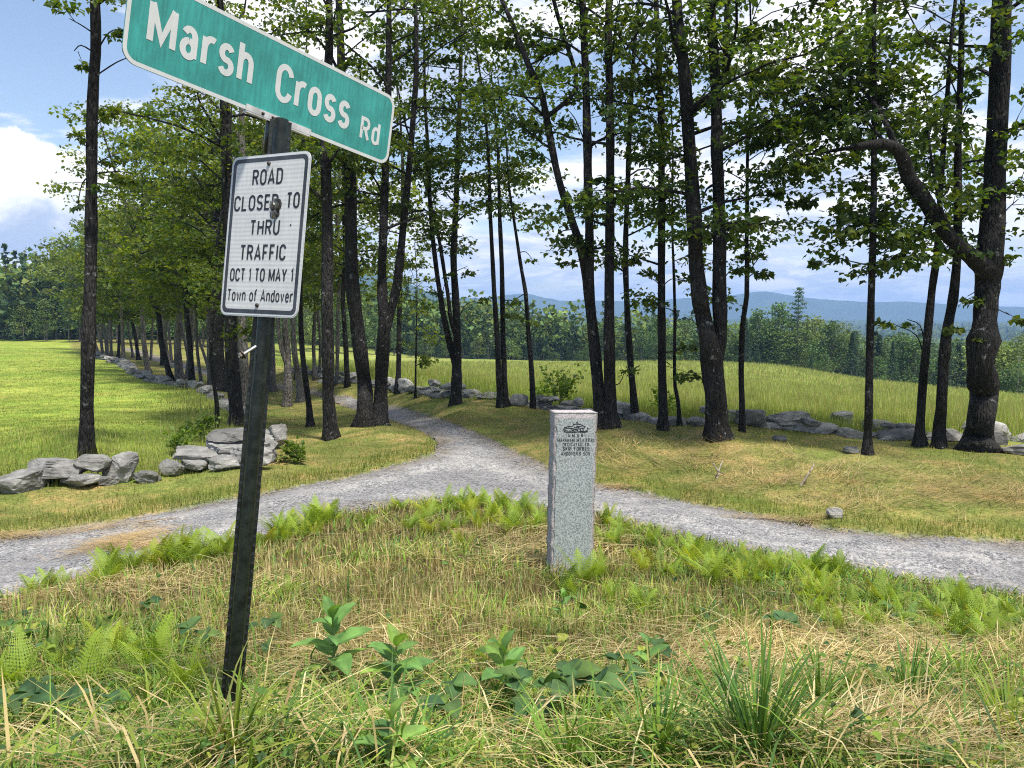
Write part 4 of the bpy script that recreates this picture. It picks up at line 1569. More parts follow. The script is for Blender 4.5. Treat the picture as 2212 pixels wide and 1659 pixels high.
def build_trees():
    mp = maple
    # left edge
    mp('lone straight dark trunk at the left edge above the boulders, nearly bare', [[(186, 985, 27), (188, 880, 27), (191, 750, 27), (196, 560, 24), (198, 400, 23), (199, 250, 23), (207, 100, 21), (206, 0, 20)]], 9.5, 60, 16, 1.3, nleaf=30, nspray=3,
       manual=((150, 40, 50, 60, (205, 80)), (160, 110, 26, 26, (205, 110)), (262, 62, 30, 60, (206, 100)), (290, 120, 30, 40, (207, 170)), (240, 250, 40, 60, (200, 330)), (260, 330, 40, 70, (199, 350), .4), (178, 310, 26, 40, (198, 300)), (168, 440, 22, 22, (197, 400)),
               (240, 420, 36, 40, (197, 450)), (285, 375, 40, 80, (198, 395), .3), (230, 600, 24, 26, (195, 610))))
    mp('slim crooked trunk standing between the lane wall and the sign post', [[(470, 924, 10), (468, 870, 9), (458, 800, 8), (456, 740, 8), (462, 640, 7), (470, 520, 6)]], 6.5, 760, 18, 1.4, yel=.45, nleaf=46)
    mp('thick dark trunk directly behind the left edge of the sign post', [[(514, 920, 31), (508, 860, 29), (500, 760, 27), (498, 640, 25), (495, 500, 24), (490, 350, 23), (486, 230, 21), (482, 100, 18)]], 11, 640, 26, 2.1, yel=.35, nleaf=52,
       manual=((430, 300, 70, 200, (492, 380), .3, .3), (380, 250, 60, 160, (490, 330), .5, .2), (330, 330, 60, 160, (492, 420), .8, .25), (420, 420, 60, 160, (495, 500), .2, .4), (360, 470, 60, 160, (496, 560), .6, .3), (450, 560, 50, 120, (498, 640), -.2, .45),
               (300, 250, 50, 110, (488, 330), 1.0, .2), (400, 190, 50, 110, (486, 260), .4, .2), (300, 420, 60, 130, (495, 520), 1.2, .3)))
    mp('grey trunk just behind the thick dark trunk by the sign post', [[(532, 885, 20), (528, 800, 19), (524, 700, 18), (522, 560, 16), (525, 400, 14), (522, 250, 12)]], 11, 660, 24, 2.0, yel=.4, barkm=M_BARK_GREY)
    mp('grey leaning trunk forking low, right of the sign post foot', [[(620, 878, 20), (622, 830, 18), (620, 760, 16), (615, 690, 14), (612, 560, 12), (606, 420, 10), (600, 200, 8)], [(617, 800, 10), (605, 740, 9), (598, 660, 8), (590, 540, 7)]], 11, 640, 22, 2.0, yel=.4, barkm=M_BARK_GREY)
    mp('short grey leaning trunk beside the low forked trunk by the lane', [[(652, 868, 18), (645, 820, 14), (636, 760, 12), (632, 680, 11), (630, 560, 9), (640, 420, 8)]], 10, 650, 20, 1.8, yel=.45, barkm=M_BARK_GREY)
    mp('slender dark trunk with a spread foot on the lawn left of the lane', [[(670, 922, 17), (668, 880, 13), (660, 820, 12), (654, 768, 12), (650, 700, 11), (648, 600, 10), (650, 480, 9), (655, 350, 8)]], 9, 660, 22, 1.7, yel=.3,
       manual=((690, 330, 40, 80, (654, 420), .2, .2),))
    mp('straight dark mossy trunk standing forward on the lawn tip', [[(715, 948, 30), (712, 900, 27), (709, 830, 26), (708, 760, 26), (707, 660, 25), (707, 540, 24), (706, 440, 23), (703, 330, 21), (705, 200, 18), (712, 80, 16)]], 12, 470, 24, 1.9, yel=.25,
       manual=((640, 190, 50, 120, (704, 260), .2, .3), (760, 130, 50, 120, (706, 200), .2, .2), (600, 120, 46, 110, (706, 180), .4, .35), (690, 40, 60, 140, (710, 90), 0, .3)))
    mp('thick trunk leaning left at the lane edge, left of the forked pair', [[(786, 920, 40), (788, 880, 34), (788, 833, 31), (782, 785, 30), (775, 735, 31), (766, 660, 30), (760, 605, 29), (758, 500, 27), (757, 400, 26), (750, 300, 22), (738, 180, 19), (735, 60, 16)]], 12, 480, 26, 2.1, yel=.25,
       manual=((800, 250, 60, 150, (752, 330), .2, .25), (860, 160, 56, 140, (745, 260), .4, .2), (830, 60, 60, 150, (740, 140), .2, .2), (690, 520, 36, 70, (758, 560), .4, .4)))
    mp('dark trunk splitting into two upright stems at the lane edge', [[(818, 919, 34), (822, 860, 30), (826, 780, 29), (830, 715, 28), (827, 650, 22), (825, 600, 20), (828, 500, 18), (832, 380, 16), (838, 220, 14), (840, 80, 12)],
                                                                 [(831, 715, 20), (846, 665, 19), (856, 621, 19), (862, 580, 18), (868, 520, 16), (880, 400, 14), (893, 250, 12), (900, 120, 10)]], 12, 520, 26, 2.0, yel=.25,
       manual=((900, 330, 56, 140, (880, 400), .2, .2), (940, 230, 50, 120, (890, 300), .3, .2), (880, 90, 60, 150, (895, 180), .2, .2), (960, 120, 50, 110, (898, 180), .3, .2), (895, 560, 40, 80, (866, 560), .1, .2), (850, 470, 36, 70, (828, 520), -.2, .3), (915, 650, 24, 30, (858, 640), 0, .3)))
    mp('slim trunk behind the stone wall right of the forked pair', [[(858, 850, 13), (861, 790, 11), (862, 720, 11), (864, 640, 10), (868, 520, 9), (870, 380, 8)]], 10, 690, 18, 1.6, yel=.4)
    mp('three stemmed grey based maple in the middle of the wall', [[(985, 873, 24), (986, 830, 22), (987, 780, 21), (988, 735, 17), (986, 680, 16), (984, 638, 16), (980, 556, 14), (985, 440, 12), (990, 300, 10), (995, 150, 8)],
                                                               [(986, 790, 15), (972, 745, 14), (960, 690, 13), (951, 638, 11), (940, 560, 10), (930, 460, 9), (925, 330, 8)], [(987, 740, 10), (974, 690, 9), (968, 640, 8), (960, 590, 8), (945, 500, 7)]], 11, 560, 22, 1.7, yel=.2,
       manual=((1030, 650, 28, 46, (988, 690), .2, .25), (1010, 575, 34, 60, (982, 600), 0, .3), (915, 620, 30, 50, (950, 640), 0, .25), (1000, 400, 44, 90, (986, 440), 0, .2), (940, 400, 44, 90, (930, 450), 0, .2), (965, 600, 26, 40, (950, 640), .1, .25)))
    mp('left one of two thin trunks standing close together before the wall', [[(1082, 879, 14), (1078, 820, 12), (1074, 735, 11), (1068, 640, 10), (1063, 540, 9), (1058, 440, 8), (1055, 330, 7)]], 8.0, 480, 18, 1.2, yel=.2, nleaf=30)
    mp('right one of two thin trunks standing close together before the wall', [[(1092, 878, 14), (1089, 800, 12), (1086, 703, 11), (1084, 573, 10), (1079, 460, 8), (1076, 340, 6)]], 8.2, 470, 18, 1.2, yel=.2, nleaf=30,
       manual=((1120, 675, 34, 60, (1087, 660), 0, .15), (1150, 690, 24, 34, (1087, 670), 0, .2)))
    mp('thin bare trunk leaning left, alone between the twin thin trunks and the marker', [[(1152, 882, 12), (1150, 830, 11), (1146, 765, 11), (1140, 700, 9), (1136, 638, 9), (1128, 590, 8), (1120, 540, 7), (1108, 460, 6), (1098, 390, 5)]], 7.0, 500, 18, 1.1, yel=.15, nleaf=28,
       manual=((1100, 660, 30, 40, (1138, 640), 0, .15), (1150, 560, 26, 30, (1122, 540), 0, .15)))
    mp('trunk leaning far left and forking high above the granite marker', [[(1302, 922, 30), (1295, 860, 27), (1285, 760, 25), (1277, 680, 24), (1268, 600, 23), (1258, 545, 20), (1240, 490, 17), (1222, 435, 16), (1206, 384, 16), (1187, 293, 15), (1170, 202, 13), (1144, 146, 12), (1099, 33, 10)],
                                                                   [(1272, 640, 20), (1274, 560, 19), (1273, 488, 19), (1270, 400, 19), (1269, 325, 18), (1265, 163, 16), (1258, 0, 14)], [(1266, 220, 10), (1245, 190, 10), (1222, 90, 9), (1196, 0, 8)]], 12, 330, 20, 2.0, yel=.12,
       manual=((1200, 520, 36, 50, (1240, 500), 0, .15), (1215, 570, 30, 34, (1262, 560), 0, .15), (1130, 330, 50, 100, (1190, 350), .2, .15), (1110, 230, 50, 110, (1178, 260), .3, .1), (1090, 90, 60, 140, (1130, 120), .2, .1), (1230, 240, 50, 110, (1268, 300), .2, .15),
               (1040, 200, 44, 70, (1140, 250), .5, .1), (1170, 90, 50, 110, (1150, 150), -.2, .1)))
    mp('straight dark trunk grown against the leaning forked trunk behind the marker', [[(1319, 923, 30), (1318, 860, 26), (1316, 760, 24), (1316, 660, 22), (1317, 521, 19), (1318, 400, 18), (1318, 293, 17), (1316, 160, 16), (1314, 65, 15)]], 12, 560, 28, 1.9, yel=.15,
       manual=((1350, 430, 44, 110, (1317, 470), 0, .15), (1290, 380, 40, 90, (1317, 430), 0, .15), (1360, 200, 56, 150, (1317, 260), 0, .1), (1300, 120, 50, 120, (1315, 180), 0, .1), (1345, 560, 30, 60, (1317, 590), .1, .2), (1350, 800, 40, 50, (1317, 830), .2, .4)))
    mp('slim trunk next right of the trunk pair behind the marker', [[(1372, 906, 17), (1368, 850, 15), (1360, 760, 14), (1354, 650, 13), (1351, 537, 12), (1356, 400, 11), (1360, 293, 10), (1366, 163, 9)]], 10.5, 600, 22, 1.5, yel=.2)
    mp('straight dark trunk midway between the marker and the thick twin trunk', [[(1433, 929, 23), (1432, 870, 19), (1430, 780, 18), (1429, 680, 17), (1429, 537, 16), (1429, 400, 15), (1428, 228, 14), (1420, 80, 12)]], 11.5, 600, 26, 1.8, yel=.15,
       manual=((1450, 790, 60, 120, (1431, 800), -.2, .35), (1475, 750, 36, 60, (1431, 770), 0, .35), (1400, 600, 36, 80, (1429, 640), .2, .2), (1470, 600, 36, 90, (1429, 640), 0, .2), (1390, 420, 44, 110, (1429, 480), .2, .15), (1390, 150, 60, 160, (1428, 220), .2, .1), (1395, 50, 60, 150, (1424, 130), 0, .1)))
    mp('thin wavy trunk between the straight dark trunk and the thick twin trunk', [[(1469, 920, 10), (1465, 870, 8), (1458, 830, 8), (1457, 760, 7), (1458, 690, 7), (1456, 600, 6), (1452, 480, 5)]], 7, 700, 16, 1.2, yel=.3)
    mp('thick twin trunk with a pale grey foot on the right bank', [[(1551, 949, 46), (1548, 900, 43), (1545, 850, 47), (1538, 790, 48), (1530, 735, 38), (1518, 680, 35), (1511, 638, 34), (1503, 560, 32), (1501, 500, 31), (1495, 400, 29), (1487, 293, 27), (1478, 160, 24), (1464, 33, 22)],
                                                              [(1552, 800, 34), (1554, 735, 32), (1556, 690, 30), (1554, 640, 30), (1554, 540, 28), (1552, 430, 26), (1549, 330, 25), (1548, 260, 25), (1545, 163, 21), (1535, 0, 18)],
                                                              [(1548, 250, 16), (1560, 180, 15), (1568, 90, 14), (1572, 0, 12)]], 13, 560, 26, 2.2, yel=.12,
       manual=((1430, 325, 70, 120, (1490, 350), 0, .1), (1380, 345, 50, 90, (1490, 350), .3, .1), (1600, 580, 40, 90, (1554, 620), 0, .25), (1500, 230, 50, 120, (1482, 290), 0, .15), (1600, 470, 44, 90, (1552, 520), .2, .2), (1430, 120, 60, 150, (1475, 200), -.2, .1), (1610, 330, 50, 110, (1550, 380), .1, .15),
               (1540, 60, 60, 160, (1545, 130), -.2, .1)))
    mp('thin crooked trunk right of the thick twin trunk', [[(1604, 932, 14), (1603, 880, 12), (1601, 800, 12), (1604, 703, 12), (1613, 638, 10), (1613, 540, 9), (1614, 440, 8), (1615, 325, 7), (1622, 195, 6)]], 8.5, 520, 18, 1.5, yel=.15, nleaf=50,
       manual=((1650, 545, 50, 120, (1613, 590), 0, .2), (1640, 600, 36, 70, (1613, 620), .1, .25), (1660, 320, 50, 120, (1615, 370), 0, .1), (1620, 470, 36, 70, (1614, 500), 0, .15)))
    mp('slim mottled trunk standing nearest the road on the right bank', [[(1874, 982, 21), (1875, 930, 17), (1877, 860, 16), (1879, 735, 17), (1882, 638, 15), (1885, 540, 15), (1887, 440, 13), (1888, 325, 12), (1890, 200, 9), (1888, 60, 8)]], 9.5, 380, 18, 1.6, yel=.12, nleaf=42,
       manual=((1860, 250, 70, 200, (1888, 330), .2, .05), (1930, 550, 30, 40, (1885, 560), 0, .1), (1820, 560, 40, 50, (1884, 570), 0, .12), (1930, 200, 60, 150, (1888, 270), 0, .08)))
    mp('leaning trunk left of the narrower gap beside the great gnarled maple', [[(1985, 963, 23), (1987, 920, 18), (1993, 833, 17), (1999, 770, 17), (2004, 719, 17), (2010, 660, 16), (2016, 605, 16), (2025, 540, 14), (2033, 390, 11), (2045, 228, 9), (2055, 80, 8)]], 10.5, 560, 20, 1.7, yel=.12,
       manual=((1930, 700, 40, 60, (1998, 770), .2, .35), (1960, 690, 30, 30, (2000, 760), .2, .35), (1960, 500, 50, 90, (2025, 540), .1, .1), (2060, 430, 50, 110, (2034, 470), 0, .1)))
    mp('leaning mottled trunk immediately left of the great gnarled maple', [[(2026, 968, 27), (2030, 920, 22), (2034, 865, 22), (2038, 790, 22), (2043, 735, 21), (2052, 680, 20), (2060, 640, 20), (2068, 540, 18), (2069, 400, 16), (2070, 293, 14), (2075, 163, 12), (2078, 40, 10)]], 11, 600, 24, 1.8, yel=.12,
       manual=((2060, 690, 30, 50, (2055, 670), -.1, .35), (2100, 200, 60, 120, (2072, 260), 0, .1), (2040, 120, 60, 150, (2075, 200), .2, .1)))
    rt, t, paths = mp('great gnarled maple with burls and a heavy limb at the right edge', [[(2112, 976, 62), (2115, 945, 54), (2119, 900, 50), (2126, 850, 52), (2121, 820, 58), (2120, 780, 50), (2125, 735, 58), (2128, 690, 48), (2132, 640, 46), (2135, 600, 50), (2138, 560, 56), (2143, 500, 48), (2148, 400, 44), (2153, 293, 42), (2160, 160, 38), (2164, 0, 36)]],
                            13, 480, 26, 2.2, yel=.08, flare=1.5, burls=((2121, 822, .14), (2126, 735, .12), (2138, 575, .10)),
                            manual=((2190, 560, 50, 120, (2140, 600), -.2, .15), (2200, 430, 56, 150, (2148, 480), 0, .1), (2200, 250, 60, 150, (2155, 320), 0, .05), (2190, 90, 60, 150, (2160, 160), 0, .05), (2090, 640, 34, 60, (2130, 640), 0, .25), (2100, 720, 24, 30, (2130, 690), -.2, .2), (2180, 680, 30, 50, (2132, 640), 0, .2)))
    D = rt.location.y
    r = t.rng
    # the heavy limb and what hangs from it
    limb_px = [(2132, 585, 44), (2105, 560, 36), (2075, 535, 30), (2045, 505, 28), (2012, 456, 30), (1985, 415, 29), (1964, 385, 28), (1953, 350, 26), (1940, 325, 24), (1915, 312, 20), (1880, 312, 17), (1850, 317, 12)]
    W = np.array([at(x, y, D - .1 - .10 * i) for i, (x, y, w_) in enumerate(limb_px)])
    R = np.array([w_ * SS / F * D / 2 for *_, w_ in limb_px])
    P = spline(W, 30)
    acc = Acc()
    acc.add(*tube(P - np.array(rt.location), np.interp(np.linspace(0, 1, 30), np.linspace(0, 1, len(R)), R), 10, .08, r))
    acc.build('limb', M_BARK, rt, smooth=True)
    tt = Tree(991)
    for px_, rr in ((((1942, 330), (1905, 250), (1860, 190), (1800, 130)), .05), (((1850, 317), (1800, 325), (1733, 336), (1690, 345)), .035), (((1915, 312), (1870, 262), (1800, 215), (1745, 165)), .03),
                    (((1955, 352), (1925, 300), (1895, 210), (1880, 100), (1870, 20)), .045), (((1990, 420), (1930, 440), (1880, 470), (1820, 480)), .022), (((2012, 456), (1990, 500), (1950, 560)), .02),
                    (((2060, 520), (2030, 440), (2010, 330), (2000, 200)), .035), (((1733, 336), (1700, 300), (1650, 250), (1610, 150)), .02)):
        W = np.array([at(x, y, D - .9 + .35 * i) for i, (x, y) in enumerate(px_)])
        P = spline(W, 12)
        tt.branch.add(*tube(P, np.linspace(rr, .010, 12), 6, .1, tt.rng))
        for i in range(5, 12):
            for q in range(2):
                o = tt.rng.normal(0, .3, 3) * np.array([1, 1, .5])
                tt.branch.add(*tube(np.array([P[i], P[i] + o * .6, P[i] + o]), [.008, .005, .003], 4, 0, tt.rng, cap=False))
                tt.spray(P[i] + o, o / np.linalg.norm(o), .36, 44, .1 + tt.rng.normal(0, .12))
    for x, y, s_, n_ in ((1745, 430, 46, 170), (1700, 415, 30, 70), (1800, 440, 36, 90), (1840, 390, 34, 60), (1800, 560, 36, 60), (1760, 120, 80, 320), (1700, 150, 60, 220), (1820, 180, 70, 280), (1900, 150, 70, 240), (1650, 80, 60, 160), (1960, 280, 60, 180), (1780, 250, 60, 180), (1860, 330, 50, 140), (1980, 60, 70, 200)):
        c = at(x, y, D + .7 + tt.rng.normal(0, .3))
        rad = s_ * SS / F * D
        for q in range(max(1, n_ // 58)):
            o = tt.rng.normal(0, .45, 3) * rad * np.array([1, 1, .65])
            tt.branch.add(*tube(np.array([c + [.2, 0, .1], c + o * .5, c + o]), [.007, .005, .003], 4, 0, tt.rng, cap=False))
            tt.spray(c + o, np.array([-.7, 0, .1]), rad * .5, 45, .1 + tt.rng.normal(0, .12))
    tt.wood(rt, M_BARK)
    tt.crown(rt, .105, M_LEAF)
    # sapling behind the wall
    mp('yellow green sapling with a hair thin stem beside the wall, left of centre', [[(897, 860, 5), (898, 800, 4), (899, 740, 4), (900, 690, 3)]], 4.2, 815, 26, .55, leaf=.10, yel=.55, nleaf=14, srad=.22, nspray=3, name='sapling', group='saplings', lowsparse=0)


build_trees()


def build_lane():
    r = np.random.default_rng(77)
    M_B = M_BARK_GREY
    lane = [  # foot x, y, width, lean of the stem at 250 picture units up, label
        (371, 822, 13, -72, 'grey trunk leaning left over the lane wall, behind the low bent trunks'), (321, 806, 11, -24, 'pale grey trunk rising from the far end of the visible wall'), (389, 824, 17, -8, 'upright grey trunk right of the leaning trunk at the wall'),
        (415, 832, 13, -14, 'straight lane trunk standing where the wall meets the flat boulder'), (407, 818, 15, 4, 'grey lane trunk half hidden behind the straight lane trunk'), (436, 832, 7, -26, 'thin sapling trunk leaning left beside the flat boulder'),
        (478, 845, 27, -6, 'thick grey trunk between the lane boulder and the sign post'), (455, 836, 12, -10, 'grey trunk left of the thick grey trunk by the boulder'), (365, 795, 10, -30, 'slender lane trunk beyond the leaning grey trunk'),
        (352, 790, 9, -12, 'thin lane trunk between two leaning grey trunks'), (267, 778, 8, -10, 'thin trunk beyond the end of the visible wall'), (241, 772, 6, -8, 'far thin trunk at the bend of the lane wall'), (255, 774, 7, 6, 'far thin trunk beside the upper lane'),
        (222, 766, 6, -4, 'far lane trunk left of the pale road bend'), (232, 768, 5, 3, 'small far lane trunk by the road bend'), (300, 778, 8, -40, 'bent far trunk between the wall and the upper lane'),
        (681, 822, 9, -4, 'thin trunk seen behind the straight mossy trunk, left side'), (728, 830, 9, 3, 'thin trunk seen behind the straight mossy trunk, right side'), (751, 836, 12, -6, 'grey trunk behind the lane between the two large lawn trunks'),
        (590, 846, 14, -8, 'grey trunk immediately right of the sign post, far side of the lane'), (690, 812, 6, 2, 'very thin far trunk above the start of the right wall'), (640, 820, 9, -12, 'far trunk behind the short leaning trunk'), (560, 835, 12, -10, 'far grey trunk hidden behind the sign post'),
    ]
    for k, (x, y, w_, ln, lab) in enumerate(lane):
        D = hit(x, y)[1]
        px = 9.5 / D * F / SS          # picture units for a height of 9.5 m
        top_y = y - px
        n = 6
        st = []
        for i in range(n):
            f = i / (n - 1) * .8
            st.append((x + ln * (f * px / 250) * .9 + r.normal(0, .006 * px) * (i > 0), y - f * px, w_ * (1 - .55 * f)))
        maple(lab, [st], 9.5 * r.uniform(.9, 1.25), None, 30, 2.1, leaf=.17 if D < 40 else .24, yel=.48, nleaf=30, srad=.6, nspray=4, barkm=M_B if k % 3 else M_BARK, seed=500 + k, group='trees lining the lane', simple=True, lowsparse=.2)
        P0 = NTREE[-1]
    # low limbs fill the space under the lane crowns: more slender trees further up the lane, seen only as a row
    row = []
    for k in range(14):
        f = k / 14
        x, y = np.interp(f, [0, .5, 1], [205, 330, 600]) + r.normal(0, 6), np.interp(f, [0, .5, 1], [764, 785, 826]) - r.uniform(2, 8)
        row.append((x, y))
    for k, (x, y) in enumerate(row):
        D = hit(x, y)[1]
        px = 9.0 / D * F / SS
        ln = r.normal(-14, 26)
        st = [(x + ln * i / 5, y - px * .78 * i / 5, max(3.5, .2 / D * F / SS) * (1 - .5 * i / 5)) for i in range(6)]
        maple(f'slender upper lane tree, {ORD[k]} from the far end of the double row', [st], r.uniform(8, 12), None, 26, 2.0, leaf=.24, yel=.5, nleaf=24, srad=.65, nspray=4, barkm=M_B, seed=700 + k, group='slender trees along the upper lane', simple=True, lowsparse=.2)


build_lane()


# ------------------------------------------------------------------ the wood beyond the fields
def clump_leaves(C, size, rng, n_out=None):
    n = len(C)
    d = rng.normal(0, 1, (n, 3))
    d /= np.linalg.norm(d, axis=1, keepdims=True)
    up = np.array([0, 0, 1.0]) + rng.normal(0, .7, (n, 3))
    s = np.cross(d, up)
    s /= np.linalg.norm(s, axis=1, keepdims=True) + 1e-9
    sz = size * rng.uniform(.6, 1.4, n)
    V = C[:, None] + sz[:, None, None] * (LEAF_T[None, :, 0:1] * s[:, None] + (LEAF_T[None, :, 1:2] - .4) * d[:, None])
    T = (LEAF_F[None] + (np.arange(n) * 6)[:, None, None]).reshape(-1, 3)
    return V.reshape(-1, 3), T


FOL = [np.array([.085, .15, .048]), np.array([.125, .195, .052]), np.array([.17, .23, .058]), np.array([.07, .125, .06]), np.array([.20, .245, .062])]




LM = [(-999, 'left edge'), (640, 'sign post'), (985, 'triple maple'), (1085, 'close thin pair'), (1146, 'left leaner'), (1290, 'marker pair'), (1430, 'straight trunk'), (1540, 'twin trunk'), (1604, 'crooked trunk'), (1879, 'mottled trunk'), (1998, 'right leaner'), (2040, 'mottled leaner'), (2122, 'gnarled maple'), (9999, 'right edge')]
BUCKET = {}


def between(desc, e, x, order=0.0):
    k = max(i for i, (a, b) in enumerate(LM) if a <= x)
    BUCKET.setdefault((desc, k), []).append((x, e))


def name_buckets():
    for (desc, k), L in BUCKET.items():
        L.sort(key=lambda q: q[0])
        for i, (x, e) in enumerate(L):
            w_ = ('' if len(L) == 1 else ORD[i] + ' from left ')
            e['label'] = f"{desc}, {w_}between {LM[k][1]} and {LM[k + 1][1]}"


def far_tree_meshes(kind, seed):
    r = np.random.default_rng(seed)
    acc = Acc()
    if kind == 'broad':
        H = 10.0
        acc.add(*tube(np.array([(0, 0, -1.5), (.1, 0, 3), (r.normal(0, .3), r.normal(0, .3), 8)]), [.17, .13, .05], 6, .05, r))
        C = []
        for i in range(34):
            h = r.uniform(.22, 1) * H
            f = h / H
            R_ = 2.5 * math.sin(PI * min(.15 + f * .85, .99)) ** .6 * r.uniform(.7, 1.1)
            a = r.uniform(0, 2 * PI)
            c = np.array([math.cos(a) * R_ * .75, math.sin(a) * R_ * .75, h * .96])
            if i < 20:
                acc.add(*tube(np.array([(0, 0, h * .75), c]), [.05, .02], 4, 0, r, cap=False))
            q = r.normal(0, 1, (46, 3))
            q *= (np.array([.72, .72, .42]) * r.uniform(.6, 1.2))
            C.append(c + q)
        C = np.concatenate(C)
        V, T = clump_leaves(C, .30, r)
        base = FOL[r.integers(0, 3)]
    elif kind == 'birch':
        H = 10.5
        acc.add(*tube(np.array([(0, 0, -1.5), (.15, 0, 4), (.5, .1, 8.5)]), [.13, .10, .04], 6, .04, r))
        acc.add(*tube(np.array([(.12, 0, 3.2), (-.5, .1, 5.6), (-.8, 0, 8)]), [.08, .06, .03], 5, .04, r))
        C = []
        for i in range(30):
            h = r.uniform(.42, 1) * H
            a = r.uniform(0, 2 * PI)
            R_ = r.uniform(.4, 1.9) * (1.15 - h / H * .5)
            c = np.array([math.cos(a) * R_, math.sin(a) * R_, h])
            C.append(c + r.normal(0, 1, (36, 3)) * np.array([.5, .5, .4]))
        C = np.concatenate(C)
        V, T = clump_leaves(C, .22, r)
        base = FOL[2]
    elif kind == 'pine':      # tall white pine, open tiers
        H = 14.0
        acc.add(*tube(np.array([(0, 0, -1.5), (0, 0, 6), (0, 0, H)]), [.2, .15, .03], 7, .04, r))
        C = []
        for h in np.arange(4.0, H, .62):
            R_ = (3.0 * (1 - (h / H) ** 1.8) + .5) * r.uniform(.75, 1.1)
            for a in r.uniform(0, 2 * PI, 6):
                L = R_ * r.uniform(.6, 1.1)
                e = np.array([math.cos(a) * L, math.sin(a) * L, h + L * .22])
                acc.add(*tube(np.array([(0, 0, h), e]), [.04, .015], 4, 0, r, cap=False))
                t = r.uniform(.35, 1.0, 26)[:, None]
                C.append(np.array([0, 0, h]) * (1 - t) + e * t + r.normal(0, 1, (26, 3)) * np.array([.28, .28, .12]))
        C = np.concatenate(C)
        V, T = clump_leaves(C, .21, r)
        base = FOL[3]
    else:                    # spruce
        H = 9.0
        acc.add(*tube(np.array([(0, 0, -1.5), (0, 0, 4), (0, 0, H)]), [.16, .1, .02], 6, .04, r))
        C = []
        for h in np.arange(.8, H, .3):
            R_ = 1.9 * (1 - h / H) + .1
            for a in r.uniform(0, 2 * PI, 9):
                t = r.uniform(.2, 1.0, 12)[:, None]
                e = np.array([math.cos(a) * R_, math.sin(a) * R_, h - .35 * R_])
                C.append(np.array([0, 0, h]) * (1 - t) + e * t + r.normal(0, .1, (12, 3)))
        C = np.concatenate(C)
        V, T = clump_leaves(C, .2, r)
        base = np.array([.05, .09, .05])
    n = len(C)
    tint = base[None] * r.uniform(.7, 1.35, (n, 1)) + r.normal(0, .004, (n, 3))
    o = mesh_np('crown', V, T, M_LEAF_FAR, col=np.repeat(np.clip(tint, .005, 1), 6, axis=0))
    me = o.data
    bpy.data.objects.remove(o)
    ow = acc.build('trunk', M_BIRCH if kind == 'birch' else M_BARK_GREY)
    mw = ow.data
    bpy.data.objects.remove(ow)
    return me, mw


FT = {k: [far_tree_meshes(k, 900 + 31 * i + len(k)) for i in range(n)] for k, n in (('broad', 5), ('birch', 2), ('pine', 2), ('spruce', 2))}


def far_tree(kind, x, y, H, label, group, rng, z=None, v=None, wide=1.0, name=None):
    nat = {'broad': 10, 'birch': 10.5, 'pine': 14, 'spruce': 9}[kind]
    k = rng.integers(len(FT[kind])) if v is None else v
    me, mw = FT[kind][k]
    z = gz(x, y)[0] if z is None else z
    s = H / nat
    e = empty(name or {'broad': 'broadleaf_tree', 'birch': 'birch_tree', 'pine': 'pine_tree', 'spruce': 'spruce_tree'}[kind], (x, y, z), label, 'tree', group)
    for n_, m_ in (('crown', me), ('trunk', mw)):
        o = link(n_, m_, e)
        o.scale = (s * wide, s * wide, s)
    e.rotation_euler = (0, 0, rng.uniform(0, 2 * PI))
    return e


def top_at(dx, dy, Y):
    p = at(dx, dy, Y)
    return p[0], p[2]


